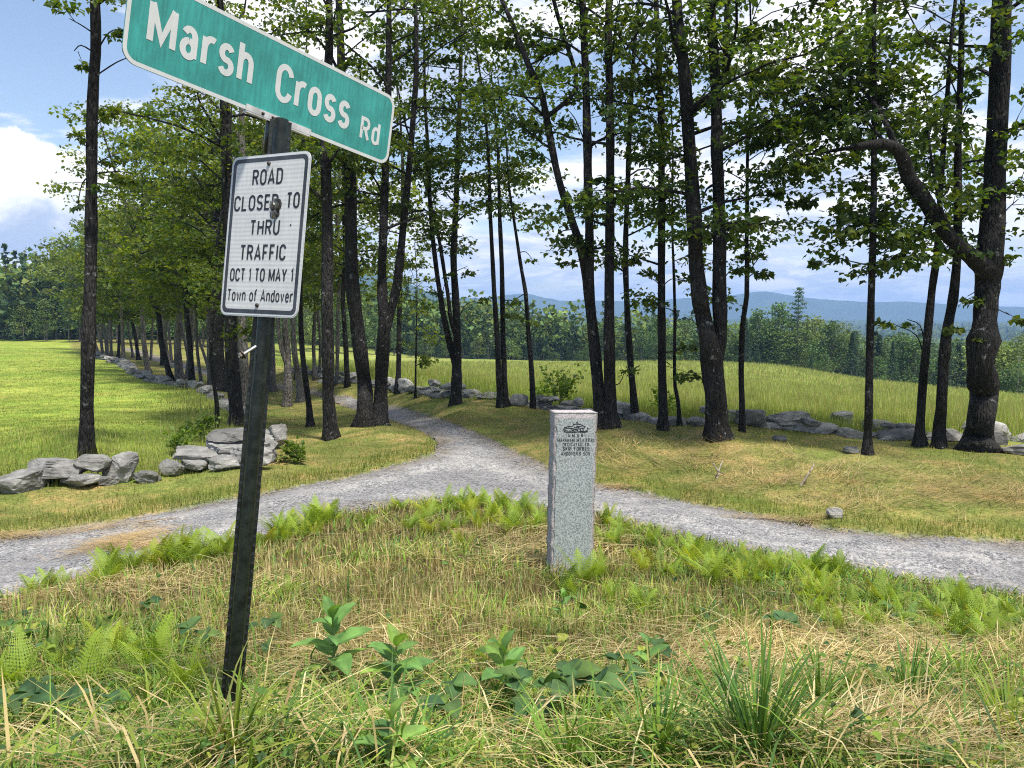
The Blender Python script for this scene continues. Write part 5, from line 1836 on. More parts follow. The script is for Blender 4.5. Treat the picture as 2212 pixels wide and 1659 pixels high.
def build_woods():
    r = np.random.default_rng(2024)

    def by_top(kind, dx, dy, Y, label, group=None, **k):
        x, zt = top_at(dx, dy, Y)
        z = gz(x, Y)[0]
        return far_tree(kind, x, Y, max(3, zt - z), label, group, r, z=z, **k)
    # singled out ones at the edge of the right field
    by_top('pine', 1726, 624, 104, 'tall open white pine standing above its neighbours beyond the right field', v=0, wide=.8)
    by_top('birch', 1822, 700, 96, 'birch with a forked white stem among dark trees beyond the right field', v=0)
    by_top('broad', 1686, 655, 104, 'round topped tree just left of the tall white pine', wide=.95)
    by_top('broad', 1640, 668, 106, 'tree with a bare lower trunk second left of the tall white pine', wide=.9)
    by_top('spruce', 1930, 738, 84, 'dark narrow spruce between the two right leaning trunks')
    by_top('birch', 2205, 720, 72, 'pale stemmed birch at the right picture edge behind the gnarled maple', v=1)
    by_top('spruce', 1612, 690, 104, 'dark spruce peeping out just right of the thick twin trunk')
    # the rest of the edge, front row
    G = 'trees edging the far side of the right field'
    xs = np.arange(880, 2300, 25)
    for x in xs:
        x = x + r.normal(0, 7)
        edge = np.interp(x, [650, 900, 1100, 1280, 1500, 1700, 1850, 2000, 2212, 2400], [112, 118, 124, 121, 111, 101, 92, 82, 73, 68])
        ty = np.interp(x, [880, 1000, 1100, 1280, 1450, 1560, 1640, 1780, 1850, 1950, 2050, 2212, 2300], [712, 705, 700, 702, 705, 690, 700, 700, 722, 735, 732, 735, 735]) + r.normal(0, 13)
        kind = r.choice(['broad', 'broad', 'broad', 'pine', 'spruce'])
        between({'broad': 'bushy front row tree', 'pine': 'open front row pine', 'spruce': 'dark front row spruce'}[kind], by_top(kind, x, ty, edge + r.uniform(0, 6), 'x', G, wide=1.15), x)
        if r.uniform() < .75:
            k2 = r.choice(['broad', 'broad', 'pine', 'spruce'])
            x2 = x + r.uniform(-12, 12)
            between({'broad': 'bushy tree behind the front row', 'pine': 'open pine behind the front row', 'spruce': 'dark spruce behind the front row'}[k2], by_top(k2, x2, ty - r.uniform(0, 12), edge + r.uniform(9, 22), 'x', G, wide=1.2), x2)
    # young trees and shrubs along the field edge
    for x in list(np.arange(900, 1300, 22)) + [1640, 1755, 1770, 1850, 1905, 2190, 2210]:
        x = x + r.normal(0, 5)
        edge = np.interp(x, [650, 900, 1100, 1280, 1500, 1700, 1850, 2000, 2212], [108, 113, 119, 116, 106, 96, 86, 76, 67])
        q = top_at(x, 700, edge)
        between('low far field shrub', far_tree('spruce' if r.uniform() < .4 else 'broad', q[0], edge, r.uniform(1.6, 3.6), 'x', 'young growth along the field edge', r, wide=1.3, name='shrub'), x)
    # left wood: behind the lawn crest and along the upper lane
    L = 'trees of the left wood beyond the meadow'
    lw = []
    for x, ty, Y in [(150, 512, 112), (182, 520, 108), (225, 505, 112), (112, 590, 108), (130, 560, 116), (88, 618, 106), (60, 632, 112), (30, 640, 116), (5, 636, 110), (-30, 640, 114), (205, 560, 100), (250, 560, 98), (170, 600, 100), (-70, 640, 112), (285, 560, 96), (330, 570, 100),
                     (380, 560, 104), (430, 560, 100), (480, 560, 104), (530, 560, 100), (580, 570, 104), (630, 575, 100), (100, 640, 102), (48, 655, 104), (145, 650, 98), (300, 620, 92), (400, 610, 90), (500, 620, 94), (600, 620, 94)]:
        lw.append((x, by_top('broad' if r.uniform() < .85 else 'pine', x + r.normal(0, 4), ty + r.normal(0, 6), Y, 'x', L, wide=.95)))
    lw.sort(key=lambda q: q[0])
    for i, (x, e) in enumerate(lw):
        e['label'] = f"tree of the far left wood, {ORD[i]} from the left edge, behind meadow and lane"
    for x, ty, Y in [(650, 640, 108), (690, 650, 112), (730, 660, 108), (770, 670, 114), (810, 680, 112), (850, 690, 116)]:
        between('distant tree behind the lane trunks', by_top('broad', x, ty, Y, 'x', 'trees behind the lane trunks', wide=1.1), x)
    name_buckets()
    # distant woodland reading as one canopy
    Vs, Ts, Cs, off = [], [], [], 0
    n = 9000
    th = np.radians(r.uniform(-42, 42, n))
    rr = np.exp(r.uniform(math.log(124), math.log(1500), n))
    X, Y = rr * np.sin(th), rr * np.cos(th)
    Z = gz(X, Y)
    for i in range(n):
        far = rr[i] > 330
        k = 26 if far else 90
        H = r.uniform(8, 13) * (.85 if th[i] > -.25 else 1.0)
        con = r.uniform() < .22
        u = r.normal(0, 1, (k, 3))
        u /= np.linalg.norm(u, axis=1, keepdims=True)
        if con:
            h = r.uniform(0, 1, k)
            C = np.column_stack([u[:, 0] * (1 - h) * 2.2, u[:, 1] * (1 - h) * 2.2, h * H * 1.1])
            base = np.array([.055, .10, .055])
        else:
            C = u * np.array([3.0, 3.0, .42 * H]) * r.uniform(.75, 1.05, (k, 1)) + np.array([0, 0, H * .6])
            base = FOL[r.integers(0, 5)]
        C = C + np.array([X[i], Y[i], Z[i]])
        V, T = clump_leaves(C, (1.25 if far else .75) * (1 if not far else min(1.6, rr[i] / 500 + .6)), r)
        Vs.append(V)
        Ts.append(T + off)
        off += len(V)
        Cs.append(np.repeat(np.clip(base * r.uniform(.75, 1.3, (k, 1)), 0, 1), 6, axis=0))
    o = mesh_np('distant_woodland', np.concatenate(Vs), np.concatenate(Ts), M_LEAF_FAR, col=np.concatenate(Cs))
    tag(o, 'rolling mixed forest covering the valley and hills beyond the fields', kind='stuff')


build_woods()


# ------------------------------------------------------------------ grass
def polar_points(n, r0, r1, rng, half=.72):
    th = rng.uniform(-half, half, n)
    rr = np.exp(rng.uniform(math.log(r0), math.log(r1), n))
    return rr * np.sin(th), rr * np.cos(th)


def blades(x, y, z, L, w_, az, p0, p1, seg=2):
    """bent blades: start angle p0, end angle p1 above the ground"""
    n = len(x)
    ca, sa = np.cos(az), np.sin(az)
    d = np.stack([ca, sa, np.zeros(n)], -1)
    s = np.stack([-sa, ca, np.zeros(n)], -1)
    # turn each blade about its own stem a little
    B = np.stack([x, y, z], -1)
    pts = [B]
    for k in range(seg):
        p = p0 + (p1 - p0) * ((k + .35) / max(seg - .65, 1))
        pts.append(pts[-1] + (L / seg)[:, None] * (np.cos(p)[:, None] * d + np.sin(p)[:, None] * np.array([0, 0, 1.0])))
    W = s * w_[:, None] / 2
    if seg == 1:
        V = np.stack([pts[0] - W, pts[0] + W, pts[1]], 1)
        T = np.array([[0, 1, 2]])
        k = 3
    elif seg == 2:
        V = np.stack([pts[0] - W * .8, pts[0] + W * .8, pts[1] - W, pts[1] + W, pts[2]], 1)
        T = np.array([[0, 1, 3], [0, 3, 2], [2, 3, 4]])
        k = 5
    else:
        V = np.stack([pts[0] - W * .8, pts[0] + W * .8, pts[1] - W, pts[1] + W, pts[2] - W * .8, pts[2] + W * .8, pts[3]], 1)
        T = np.array([[0, 1, 3], [0, 3, 2], [2, 3, 5], [2, 5, 4], [4, 5, 6]])
        k = 7
    return V.reshape(-1, 3), (T[None] + (np.arange(n) * k)[:, None, None]).reshape(-1, 3), k


STRAW = np.array([[.56, .46, .22], [.46, .37, .16], [.62, .54, .30], [.34, .24, .11]])
GREEN = np.array([[.125, .235, .034], [.175, .29, .038], [.075, .16, .036], [.26, .34, .045]])
OLIVE = np.array([[.30, .31, .09], [.24, .26, .07], [.37, .36, .13]])


def pick(pal, n, r, v=.2):
    return pal[r.integers(0, len(pal), n)] * r.uniform(1 - v, 1 + v, (n, 1))


def bump2(q, cx, cy, rx, ry):
    return np.exp(-(((q[:, 0] - cx) / rx) ** 2 + ((q[:, 1] - cy) / ry) ** 2))


def add_blades(name, label, V, T, C, m):
    o = mesh_np(name, np.concatenate(V), np.concatenate([t + o_ for t, o_ in zip(T, np.concatenate([[0], np.cumsum([len(v) for v in V])[:-1]]))]), m, col=np.concatenate(C))
    return tag(o, label, kind='stuff')


def build_island_grass():
    r = np.random.default_rng(51)
    x, y = polar_points(300000, 1.25, 9.6, r, .95)
    n0 = wav(x, y, .21, 60)
    z = gz(x, y)
    road, isl, fl, fr, q = zones(x, y, z)
    n1 = wav(x, y, .55, 61)
    n2 = wav(x, y, 1.5, 62)
    keep = isl & (r.uniform(0, 1, len(x)) < .62 + .22 * np.clip(n1 + .4, -1, 1) + .28 * np.clip(n0, -1, 1))
    x, y, z, q, n1, n2 = x[keep], y[keep], z[keep], q[keep], n1[keep], n2[keep]
    n = len(x)
    qx, qy = q[:, 0], q[:, 1]
    edge = np.interp(qx, [p[0] for p in NEAR_EDGE], [p[1] for p in NEAR_EDGE])
    de = qy - edge
    g = .10 + .30 * np.clip(n2, -.3, 1)
    g = g + .62 * np.clip((qy - 1420) / 110, 0, 1) * (1 - .5 * bump2(q, 2050, 1580, 350, 80))
    g = g + .5 * np.clip((qx - 1330) / 250, 0, 1) * np.clip((150 - de) / 120, 0, 1)
    g = g + .55 * np.clip((480 - qx) / 200, 0, 1) * np.clip((qy - 1330) / 70, 0, 1)
    g = g + .35 * np.exp(-de / 14) - .35 * bump2(q, 1950, 1430, 260, 60) - .2 * bump2(q, 1600, 1420, 150, 60)
    g = np.clip(g + .12 - .16 * bump2(q, 850, 1330, 420, 110), .08, .95)
    hay = .03 + .45 * bump2(q, 1980, 1430, 330, 50) + .3 * bump2(q, 2030, 1600, 330, 45) + .45 * bump2(q, 1180, 1190, 150, 40) + .4 * bump2(q, 300, 1275, 230, 25) + .2 * bump2(q, 1500, 1440, 220, 50) + .25 * bump2(q, 760, 1440, 100, 60)
    u = r.uniform(0, 1, n)
    ish = u < hay
    isg = ~ish & (r.uniform(0, 1, n) < g)
    rr = np.hypot(x, y)
    nearf = np.clip((rr - 1.6) / 2.2, .55, 1)
    L = np.where(isg, r.uniform(.07, .23, n), r.uniform(.04, .135, n) * (1 + .25 * n1)) * nearf
    L = np.where(ish, r.uniform(.12, .34, n), L)
    L = L * np.where(isg & (de < 25), .6, 1)
    w_ = np.where(isg, r.uniform(.0038, .0080, n) * np.where(r.uniform(0, 1, n) < .12, 1.5, 1), r.uniform(.0026, .0048, n)) * np.clip(rr / 4.2, .75, 1.9)
    az = r.uniform(0, 2 * PI, n)
    az = np.where(ish, .25 + .55 * wav(x, y, .8, 71) * 2 + r.normal(0, .45, n) + PI * r.integers(0, 2, n), az)
    p0 = np.where(isg, r.normal(1.25, .22, n), r.normal(1.48, .16, n))
    p1 = np.where(isg, p0 - r.uniform(.3, 1.9, n), p0 - r.normal(.12, .22, n))
    p0 = np.where(ish, r.normal(.16, .14, n), p0)
    p1 = np.where(ish, r.normal(-.1, .15, n), p1)
    z = z + np.where(ish, r.uniform(.01, .075, n), -.01)
    C = pick(STRAW, n, r)
    C = np.where((r.uniform(0, 1, n) < .36)[:, None] & ~ish[:, None], pick(OLIVE, n, r), C)
    C = np.where(isg[:, None], pick(GREEN, n, r), C)
    C = np.where((isg & (r.uniform(0, 1, n) < .2))[:, None], pick(OLIVE, n, r), C)
    V, T, k = blades(x, y, z, L, w_, az, p0, p1, 2)
    add_blades('rough_grass', 'tangle of mown straw stubble and green grass on the near bank', [V], [T], [np.repeat(C, k, 0)], M_GRASS)
    # long arching stems over the near grass
    x, y = polar_points(2400, 1.35, 4.6, r, .66)
    z = gz(x, y)
    q = proj(np.stack([x, y, z], -1))
    kp = inpoly(q, ISLAND) & (r.uniform(0, 1, len(x)) < np.where(q[:, 1] > 1470, .8, .22))
    x, y, z = x[kp], y[kp], z[kp]
    n = len(x)
    p0 = r.normal(1.1, .3, n)
    V, T, k = blades(x, y, z, r.uniform(.14, .33, n), r.uniform(.003, .0068, n), r.uniform(0, 2 * PI, n), p0, p0 - r.uniform(.8, 2.2, n), 3)
    C = np.where((r.uniform(0, 1, n) < .68)[:, None], pick(np.concatenate([GREEN, GREEN, OLIVE]), n, r), pick(STRAW, n, r))
    add_blades('long_grass', 'long arching grass blades over the near stubble', [V], [T], [np.repeat(C, k, 0)], M_GRASS)


def build_verge_grass():
    r = np.random.default_rng(52)
    x, y = polar_points(380000, 5.5, 60, r, .66)
    z = gz(x, y)
    road, isl, fl, fr, q = zones(x, y, z)
    k0 = ~road & ~isl & ~fl & ~fr
    x, y, z, q = x[k0], y[k0], z[k0], q[k0]
    n = len(x)
    qx, qy = q[:, 0], q[:, 1]
    rr = np.hypot(x, y)
    n1, n2 = wav(x, y, 1.4, 63), wav(x, y, 3.5, 64)
    bank = ((qx > 1250) & (qy > 930)) | ((qx > 1450) & (qy > 900))
    brown = np.clip(.30 + .45 * n1 + .3 * n2, 0, 1)
    redge = np.interp(qx, [1290, 1500, 1800, 2000, 2212, 3400], [1042, 1085, 1138, 1155, 1165, 1230])
    brown = np.where(bank, np.clip(.25 + .5 * n1 + .55 * np.exp(-((qy - (redge - 85)) / 34) ** 2), 0, 1), brown)
    # the green rim along the road
    rim = np.where(bank, np.clip((qy - (redge - 38)) / 20, 0, 1), 0)
    fl_edge = np.interp(qx, [0, 300, 560, 760, 900, 945], [1157, 1112, 1064, 1026, 990, 962])
    rim = np.where((qx < 950) & (qy > 940), np.clip((qy - (fl_edge - 40)) / 25, 0, 1), rim)
    brown = brown * (1 - .8 * rim)
    sunny = np.where(bank, np.exp(-((qy - 955) / 22) ** 2), 0)  # sunlit strip of yellow-green ground cover, its brightness painted into the blade colour
    isb = r.uniform(0, 1, n) < brown * .72
    ish = isb & bank & (r.uniform(0, 1, n) < .75) & (np.abs(qy - (redge - 85)) < 60)
    L = np.where(isb, r.uniform(.02, .05, n), r.uniform(.025, .07, n)) * (1 + .8 * rim)
    L = np.where(ish, r.uniform(.14, .42, n), L)
    w_ = r.uniform(.6, 1.2, n) * np.clip(rr * .00085, .005, .04)
    w_ = np.where(ish, w_ * .8, w_)
    az = np.where(ish, .2 + 1.3 * wav(x, y, 1.3, 73) + r.normal(0, .35, n) + PI * r.integers(0, 2, n), r.uniform(0, 2 * PI, n))
    p0 = np.where(ish, r.normal(.22, .15, n), r.normal(1.2, .25, n))
    z = z + np.where(ish, r.uniform(.01, .09, n), -.01)
    G2 = np.array([[.16, .215, .034], [.20, .25, .042], [.13, .18, .034], [.25, .27, .055]])
    B2 = np.array([[.36, .29, .12], [.29, .23, .09], [.43, .36, .17], [.25, .18, .08]])
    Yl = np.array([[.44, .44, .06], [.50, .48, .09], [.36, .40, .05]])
    thin = r.uniform(0, 1, n) < np.where(rim > .5, 1, .62 + .3 * n1)
    L = np.where(thin | ish, L, L * .25)
    C = np.where(isb[:, None], pick(B2, n, r), pick(G2, n, r))
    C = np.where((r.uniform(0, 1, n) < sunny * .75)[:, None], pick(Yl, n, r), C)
    C = np.where(ish[:, None], pick(np.array([[.48, .39, .20], [.40, .31, .15], [.30, .22, .11]]), n, r), C)
    far = np.clip((rr - 16) / 20, 0, 1)[:, None]
    C = C * (1 - far * .3) + np.array([.26, .25, .06]) * far * .3
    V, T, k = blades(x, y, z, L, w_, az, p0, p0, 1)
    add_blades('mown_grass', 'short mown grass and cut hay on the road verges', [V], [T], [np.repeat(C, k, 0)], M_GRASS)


def build_field_grass():
    r = np.random.default_rng(53)
    x, y = polar_points(420000, 8.5, 90, r, .66)
    z = gz(x, y)
    road, isl, fl, fr, q = zones(x, y, z)
    for nm, lab, mask in (('meadow_grass', 'bright short meadow grass of the left field', fl), ('hay_grass', 'tall yellowing hay grass of the right field', fr)):
        X, Y, Z, Q_ = x[mask], y[mask], z[mask], q[mask]
        n = len(X)
        rr = np.hypot(X, Y)
        if nm == 'meadow_grass':
            n1 = wav(X * .4, Y, 4, 65)
            rough = np.clip((16 - rr) / 5, 0, 1) + np.clip(bump2(Q_, 430, 900, 70, 70), 0, 1)
            L = r.uniform(.03, .075, n) * (1 + 3.2 * rough * r.uniform(.3, 1, n))
            pal = np.array([[.23, .30, .055], [.28, .34, .065], [.18, .26, .05], [.34, .36, .085]])
            C = pick(pal, n, r) * np.clip(1 + .22 * n1, .7, 1.3)[:, None]
            tall = r.uniform(0, 1, n) < .16 * rough
            C = np.where((tall | (r.uniform(0, 1, n) < .35 * rough))[:, None], pick(np.array([[.30, .28, .11], [.38, .36, .17], [.20, .22, .05]]), n, r), C)
            L = np.where(tall, r.uniform(.3, .5, n), L)
            w_ = np.where(tall, .35, r.uniform(.6, 1.2, n)) * np.clip(rr * .0009, .006, .07)
        else:
            n1 = wav(X * .3, Y, 3, 66)
            L = r.uniform(.16, .42, n)
            pal = np.array([[.26, .34, .075], [.31, .37, .09], [.21, .29, .065], [.36, .36, .13]])
            C = pick(pal, n, r) * np.clip(1 + .16 * n1, .7, 1.3)[:, None]
            C = np.where((r.uniform(0, 1, n) < .12 + .12 * np.clip(n1, 0, 1))[:, None], pick(np.array([[.34, .24, .12], [.30, .25, .13]]), n, r), C)
            w_ = r.uniform(.4, 1.0, n) * np.clip(rr * .00085, .008, .07)
            low = Q_[:, 1] > np.interp(Q_[:, 0], [p[0] for p in WALL_R][::-1], [p[1] for p in WALL_R][::-1]) - 28
            C = np.where(low[:, None] & (r.uniform(0, 1, n) < .6)[:, None], pick(np.array([[.17, .25, .04], [.24, .30, .05]]), n, r), C)
        p0 = r.normal(1.3, .18, n)
        V, T, k = blades(X, Y, Z - .02, L, w_, r.uniform(0, 2 * PI, n), p0, p0, 1)
        add_blades(nm, lab, [V], [T], [np.repeat(C, k, 0)], M_GRASS)


build_island_grass()
build_verge_grass()
build_field_grass()


# ------------------------------------------------------------------ hay wisps lying on the left road
def build_wisps():
    r = np.random.default_rng(54)
    VV, TT, CC = [], [], []
    for cx, cy, sx, sy, n in ((268, 1168, 46, 12, 900), (300, 1180, 60, 8, 350), (230, 1140, 90, 6, 260), (40, 1158, 80, 6, 300), (150, 1285, 90, 8, 420), (1000, 1152, 40, 6, 200), (1330, 1052, 50, 5, 200), (1700, 1122, 120, 4, 260)):
        P = [hit(cx + a * sx * .5, cy + b * sy * .5) for a, b in ((-1, 0), (1, 0), (0, -1), (0, 1))]
        c = np.mean(P, 0)
        a1, a2 = np.linalg.norm(P[1] - P[0]), np.linalg.norm(P[3] - P[2])
        x, y = c[0] + r.normal(0, a1 * .5, n), c[1] + r.normal(0, a2 * .5, n)
        z = gz(x, y) + r.uniform(.0, .035, n)
        V, T, k = blades(x, y, z, r.uniform(.1, .3, n), np.full(n, .0045), r.normal(.2, .6, n) + PI * r.integers(0, 2, n), r.normal(.1, .1, n), r.normal(-.08, .1, n), 2)
        VV.append(V), TT.append(T), CC.append(np.repeat(pick(np.array([[.42, .31, .14], [.34, .24, .11], [.48, .36, .2]]), n, r), k, 0))
    add_blades('hay_wisps', 'wisps of cut hay blown onto the gravel', VV, TT, CC, M_STRAW)


build_wisps()

# ------------------------------------------------------------------ ferns and broad leaved plants


def frond_mesh(seed):
    r = np.random.default_rng(seed)
    n = 22
    t = np.linspace(0, 1, n)
    ang = 1.35 - t * r.uniform(.5, 1.15)
    st = 1.0 / (n - 1)
    X = np.concatenate([[0], np.cumsum(np.cos(ang[:-1]) * st)])
    Z = np.concatenate([[0], np.cumsum(np.sin(ang[:-1]) * st)])
    P = np.column_stack([X, .04 * np.sin(t * 3 + seed), Z])
    V, T = [], []
    k = 0

    def tri(a, b, c):
        nonlocal k
        V.extend([a, b, c])
        T.append([k, k + 1, k + 2])
        k += 3
    for i in range(n - 1):      # midrib
        w_ = .008 * (1 - t[i] * .8)
        tri(P[i] + [0, -w_, 0], P[i] + [0, w_, 0], P[i + 1])
    for i in range(4, n - 1):
        f = (i - 4) / (n - 5)
        L = .20 * (1 - f) ** .75 * min(1, .55 + f * 4) + .012
        tang = np.array([math.cos(ang[i]), 0, math.sin(ang[i])])
        nor = np.array([-math.sin(ang[i]), 0, math.cos(ang[i])])
        for s in (-1, 1):
            d = np.array([0, s, 0]) * .93 + tang * .38 + nor * r.uniform(-.15, .2)
            d /= np.linalg.norm(d)
            m_ = 5
            for j in range(m_):
                a = P[i] + d * L * j / m_
                b = P[i] + d * L * (j + 1) / m_
                w_ = .036 * (1 - j / m_ * .7)
                drop = -.012 * j * nor
                tri(a + drop, b + drop, (a + b) / 2 + tang * w_ + drop + nor * .003)
                tri(a + drop, (a + b) / 2 - tang * w_ + drop, b + drop)
    V = np.array(V)
    c = np.array([.25, .36, .045]) * r.uniform(.85, 1.15) * np.ones((len(V), 3)) * r.uniform(.85, 1.15, (len(V), 1))
    o = mesh_np('frond', V, np.array(T), M_FERN, col=c)
    me = o.data
    bpy.data.objects.remove(o)
    return me


FROND = [frond_mesh(i) for i in range(7)]
FROND_PALE = []
for m_ in FROND[:4]:
    c_ = m_.copy()
    a_ = c_.color_attributes['Col'].data
    v_ = np.empty(len(a_) * 4, np.float32)
    a_.foreach_get('color', v_)
    v_ = v_.reshape(-1, 4) * np.array([1.35, 1.12, .9, 1], np.float32)
    a_.foreach_set('color', v_.ravel())
    FROND_PALE.append(c_)


FROND_OLD = []
for m_, tint in ((FROND[1], (1.0, .72, .9)), (FROND[3], (.62, .72, .9)), (FROND[5], (.55, .70, 1.0))):
    c_ = m_.copy()
    a_ = c_.color_attributes['Col'].data
    v_ = np.empty(len(a_) * 4, np.float32)
    a_.foreach_get('color', v_)
    v_ = v_.reshape(-1, 4) * np.array([*tint, 1], np.float32)
    a_.foreach_set('color', v_.ravel())
    FROND_OLD.append(c_)


def fern(x, y, size, r, label, group, nf=6, pale=.3):
    nf = int(r.integers(6, 11))
    g = hit(x, y)
    e = empty('fern', g - np.array([0, 0, .015]), label, 'fern', group)
    bank = FROND_PALE if r.uniform() < pale else FROND
    a0 = r.uniform(0, 2 * PI)
    for i in range(nf):
        o = link('frond', FROND_OLD[r.integers(3)] if r.uniform() < .08 else bank[r.integers(len(bank))], e)
        s = size * r.uniform(.55, 1.2)
        o.scale = (s, s * 1.15, s)
        o.rotation_euler = (r.normal(0, .16), r.normal(0, .18), a0 + 2 * PI * i / nf + r.normal(0, .35))
        o.location = (r.normal(0, .02), r.normal(0, .02), 0)
    return e


def build_ferns():
    r = np.random.default_rng(61)
    ex, ey = [p[0] for p in NEAR_EDGE], [p[1] for p in NEAR_EDGE]

    def strip(x0, x1, n, d0, d1, size, label, group, skip=None):
        size *= .8
        xs = np.sort(r.uniform(x0, x1, n))
        for i, x in enumerate(xs):
            y = np.interp(x, ex, ey) + r.uniform(d0, d1)
            if skip and skip[0] < x < skip[1]:
                continue
            fern(x, y, size * r.uniform(.75, 1.2), r, label % ORD[i], group)
    strip(225, 500, 22, 6, 30, .34, 'yellow green fern, %s from the left in the strip left of the sign post', 'ferns left of the sign post')
    strip(560, 740, 18, 4, 30, .36, 'yellow green fern, %s from the left in the strip right of the sign post', 'ferns right of the sign post')
    strip(860, 1180, 34, 6, 75, .30, 'light green fern, %s from the left on the tip of the bank before the marker', 'ferns on the tip of the bank')
    strip(1300, 1640, 30, 14, 110, .30, 'light green fern, %s from the left in the band just right of the marker', 'ferns right of the marker')
    strip(1640, 2250, 40, 20, 150, .30, 'light green fern, %s from the left in the band at the right road edge', 'ferns along the right road edge')
    strip(20, 225, 8, 6, 26, .22, 'small fern, %s from the left at the bottom edge of the left road', 'small ferns by the left road')
    for x, y, s, lab in ((112, 1455, .24, 'upright fern standing alone in the grass near the left picture edge'), (240, 1440, .21, 'left of the two broad ferns in the grass left of the post'), (330, 1460, .23, 'right of the two broad ferns in the grass left of the post'),
                         (285, 1425, .18, 'fern between and behind the two broad ferns left of the post'), (30, 1495, .26, 'fern low at the left picture edge in the near grass'), (395, 1515, .24, 'small fern close to the left side of the post foot'),
                         (180, 1500, .24, 'small fern under the upright fern near the left edge'), (622, 1295, .20, 'small yellow fern alone in the stubble right of the post'), (1216, 1290, .24, 'yellow fern at the left foot of the granite marker'),
                         (1255, 1275, .30, 'leaning fern growing against the granite marker face'), (1300, 1260, .28, 'fern at the right foot of the granite marker'), (1085, 1440, .20, 'small yellow fern behind the broad leaved plant in the stubble'),
                         (1330, 1310, .22, 'yellow fern below the right side of the marker'), (1005, 1190, .2, 'small fern at the edge of the hay before the marker'), (1390, 1330, .22, 'low fern in the stubble right of the marker'), (790, 1140, .18, 'small fern at the top left of the stubble')):
        fern(x, y, s, r, lab, 'ferns scattered over the near bank', 5, .12)


build_ferns()


def leaf_mesh(seed, L=1.0, W=.42, droop=.5, tip=1.2, col=(.085, .165, .045), lobed=False):
    r = np.random.default_rng(seed)
    n = 9
    t = np.linspace(0, 1, n)
    prof = np.sin(PI * t ** .85) ** .8 * (1 - .25 * t)
    if lobed:
        prof = np.where(t < .35, np.sin(PI * np.clip(t / .7, 0, 1)) ** .55, (1 - t) ** .8 * 1.42)
        prof = np.clip(prof, 0, 1)
    ang = .55 - droop * t * 1.6
    X = np.concatenate([[0], np.cumsum(np.cos(ang[:-1]) / (n - 1))]) * L
    Z = np.concatenate([[0], np.cumsum(np.sin(ang[:-1]) / (n - 1))]) * L
    V, C = [], []
    for i in range(n):
        w_ = prof[i] * W / 2 * L
        ru = .02 * math.sin(i * 2.1 + seed) * L
        for s in (-1, -.5, 0, .5, 1):
            V.append((X[i], s * w_, Z[i] + abs(s) * w_ * .35 + (ru if abs(s) == 1 else 0) * prof[i]))
            b = 1.25 if s == 0 else 1.0
            C.append(np.array(col) * b)
    i, j = np.meshgrid(np.arange(n - 1), np.arange(4), indexing='ij')
    Q = np.stack([i * 5 + j, (i + 1) * 5 + j, (i + 1) * 5 + j + 1, i * 5 + j + 1], -1).reshape(-1, 4)
    o = mesh_np('leaf', np.array(V), Q, M_BROAD, col=np.array(C), smooth=True)
    me = o.data
    bpy.data.objects.remove(o)
    return me


MILK = [leaf_mesh(i, 1, .54, .35 + .12 * i, col=c) for i, c in enumerate([(.15, .29, .08), (.18, .33, .085), (.125, .25, .075)])]
BEAN = [leaf_mesh(10 + i, 1, .85, .4 + .2 * i, col=c, lobed=True) for i, c in enumerate([(.075, .15, .055), (.095, .18, .055), (.065, .13, .055)])]
BUSHL = [leaf_mesh(20 + i, 1, .6, .4, col=c) for i, c in enumerate([(.16, .25, .04), (.12, .2, .035)])]
M_STEM = m_plain('green_plant_stem', (.13, .19, .06), .6, .3)


def milkweed(x, y, H, pairs, r, label, leafL=.11, top=None):
    pairs, leafL = pairs + 2, leafL * 1.12
    g = hit(x, y)
    e = empty('broad_leaved_plant', g, label, 'plant', 'broad leaved plants in the stubble')
    P = np.array([(0, 0, -.02), (r.normal(0, .008), r.normal(0, .008), H * .5), (r.normal(0, .015), r.normal(0, .015), H)])
    P = spline(P, 8)
    acc = Acc()
    acc.add(*tube(P, np.linspace(.0045, .0025, 8), 6))
    acc.build('stem', M_STEM, e)
    for i in range(pairs):
        f = .35 + .65 * i / max(pairs - 1, 1)
        p = P[min(7, int(f * 7))]
        a = i * PI / 2 + r.normal(0, .2) + .6
        for s in (0, PI):
            o = link('leaf', MILK[r.integers(3)], e)
            o.location = p
            k = leafL * (1.1 - .45 * max(0, f - .6) / .4) * r.uniform(.85, 1.15)
            o.scale = (k, k, k)
            o.rotation_euler = (r.normal(0, .15), .22 - .85 * f ** 4 + r.normal(0, .14), a + s)


def bean(x, y, H, n, r, label, leafL=.085):
    g = hit(x, y)
    e = empty('leafy_weed', g, label, 'plant', 'dark leafy weeds in the near grass')
    acc = Acc()
    for i in range(n):
        a = r.uniform(0, 2 * PI)
        p = np.array([math.cos(a), math.sin(a), 0]) * r.uniform(.02, .11) + np.array([0, 0, H * r.uniform(.5, 1.1)])
        acc.add(*tube(spline(np.array([(0, 0, -.01), p * np.array([.3, .3, .7]), p]), 5), np.linspace(.0025, .0015, 5), 4, cap=False))
        for k in range(3):
            o = link('leaf', BEAN[r.integers(3)], e)
            o.location = p
            s = leafL * r.uniform(.8, 1.2)
            o.scale = (s, s, s)
            o.rotation_euler = (r.normal(0, .25), r.normal(.25, .2), a + (k - 1) * 1.5 + r.normal(0, .2))
    st = acc.build('stem', M_STEM, e)
    st['kind'] = 'stuff'


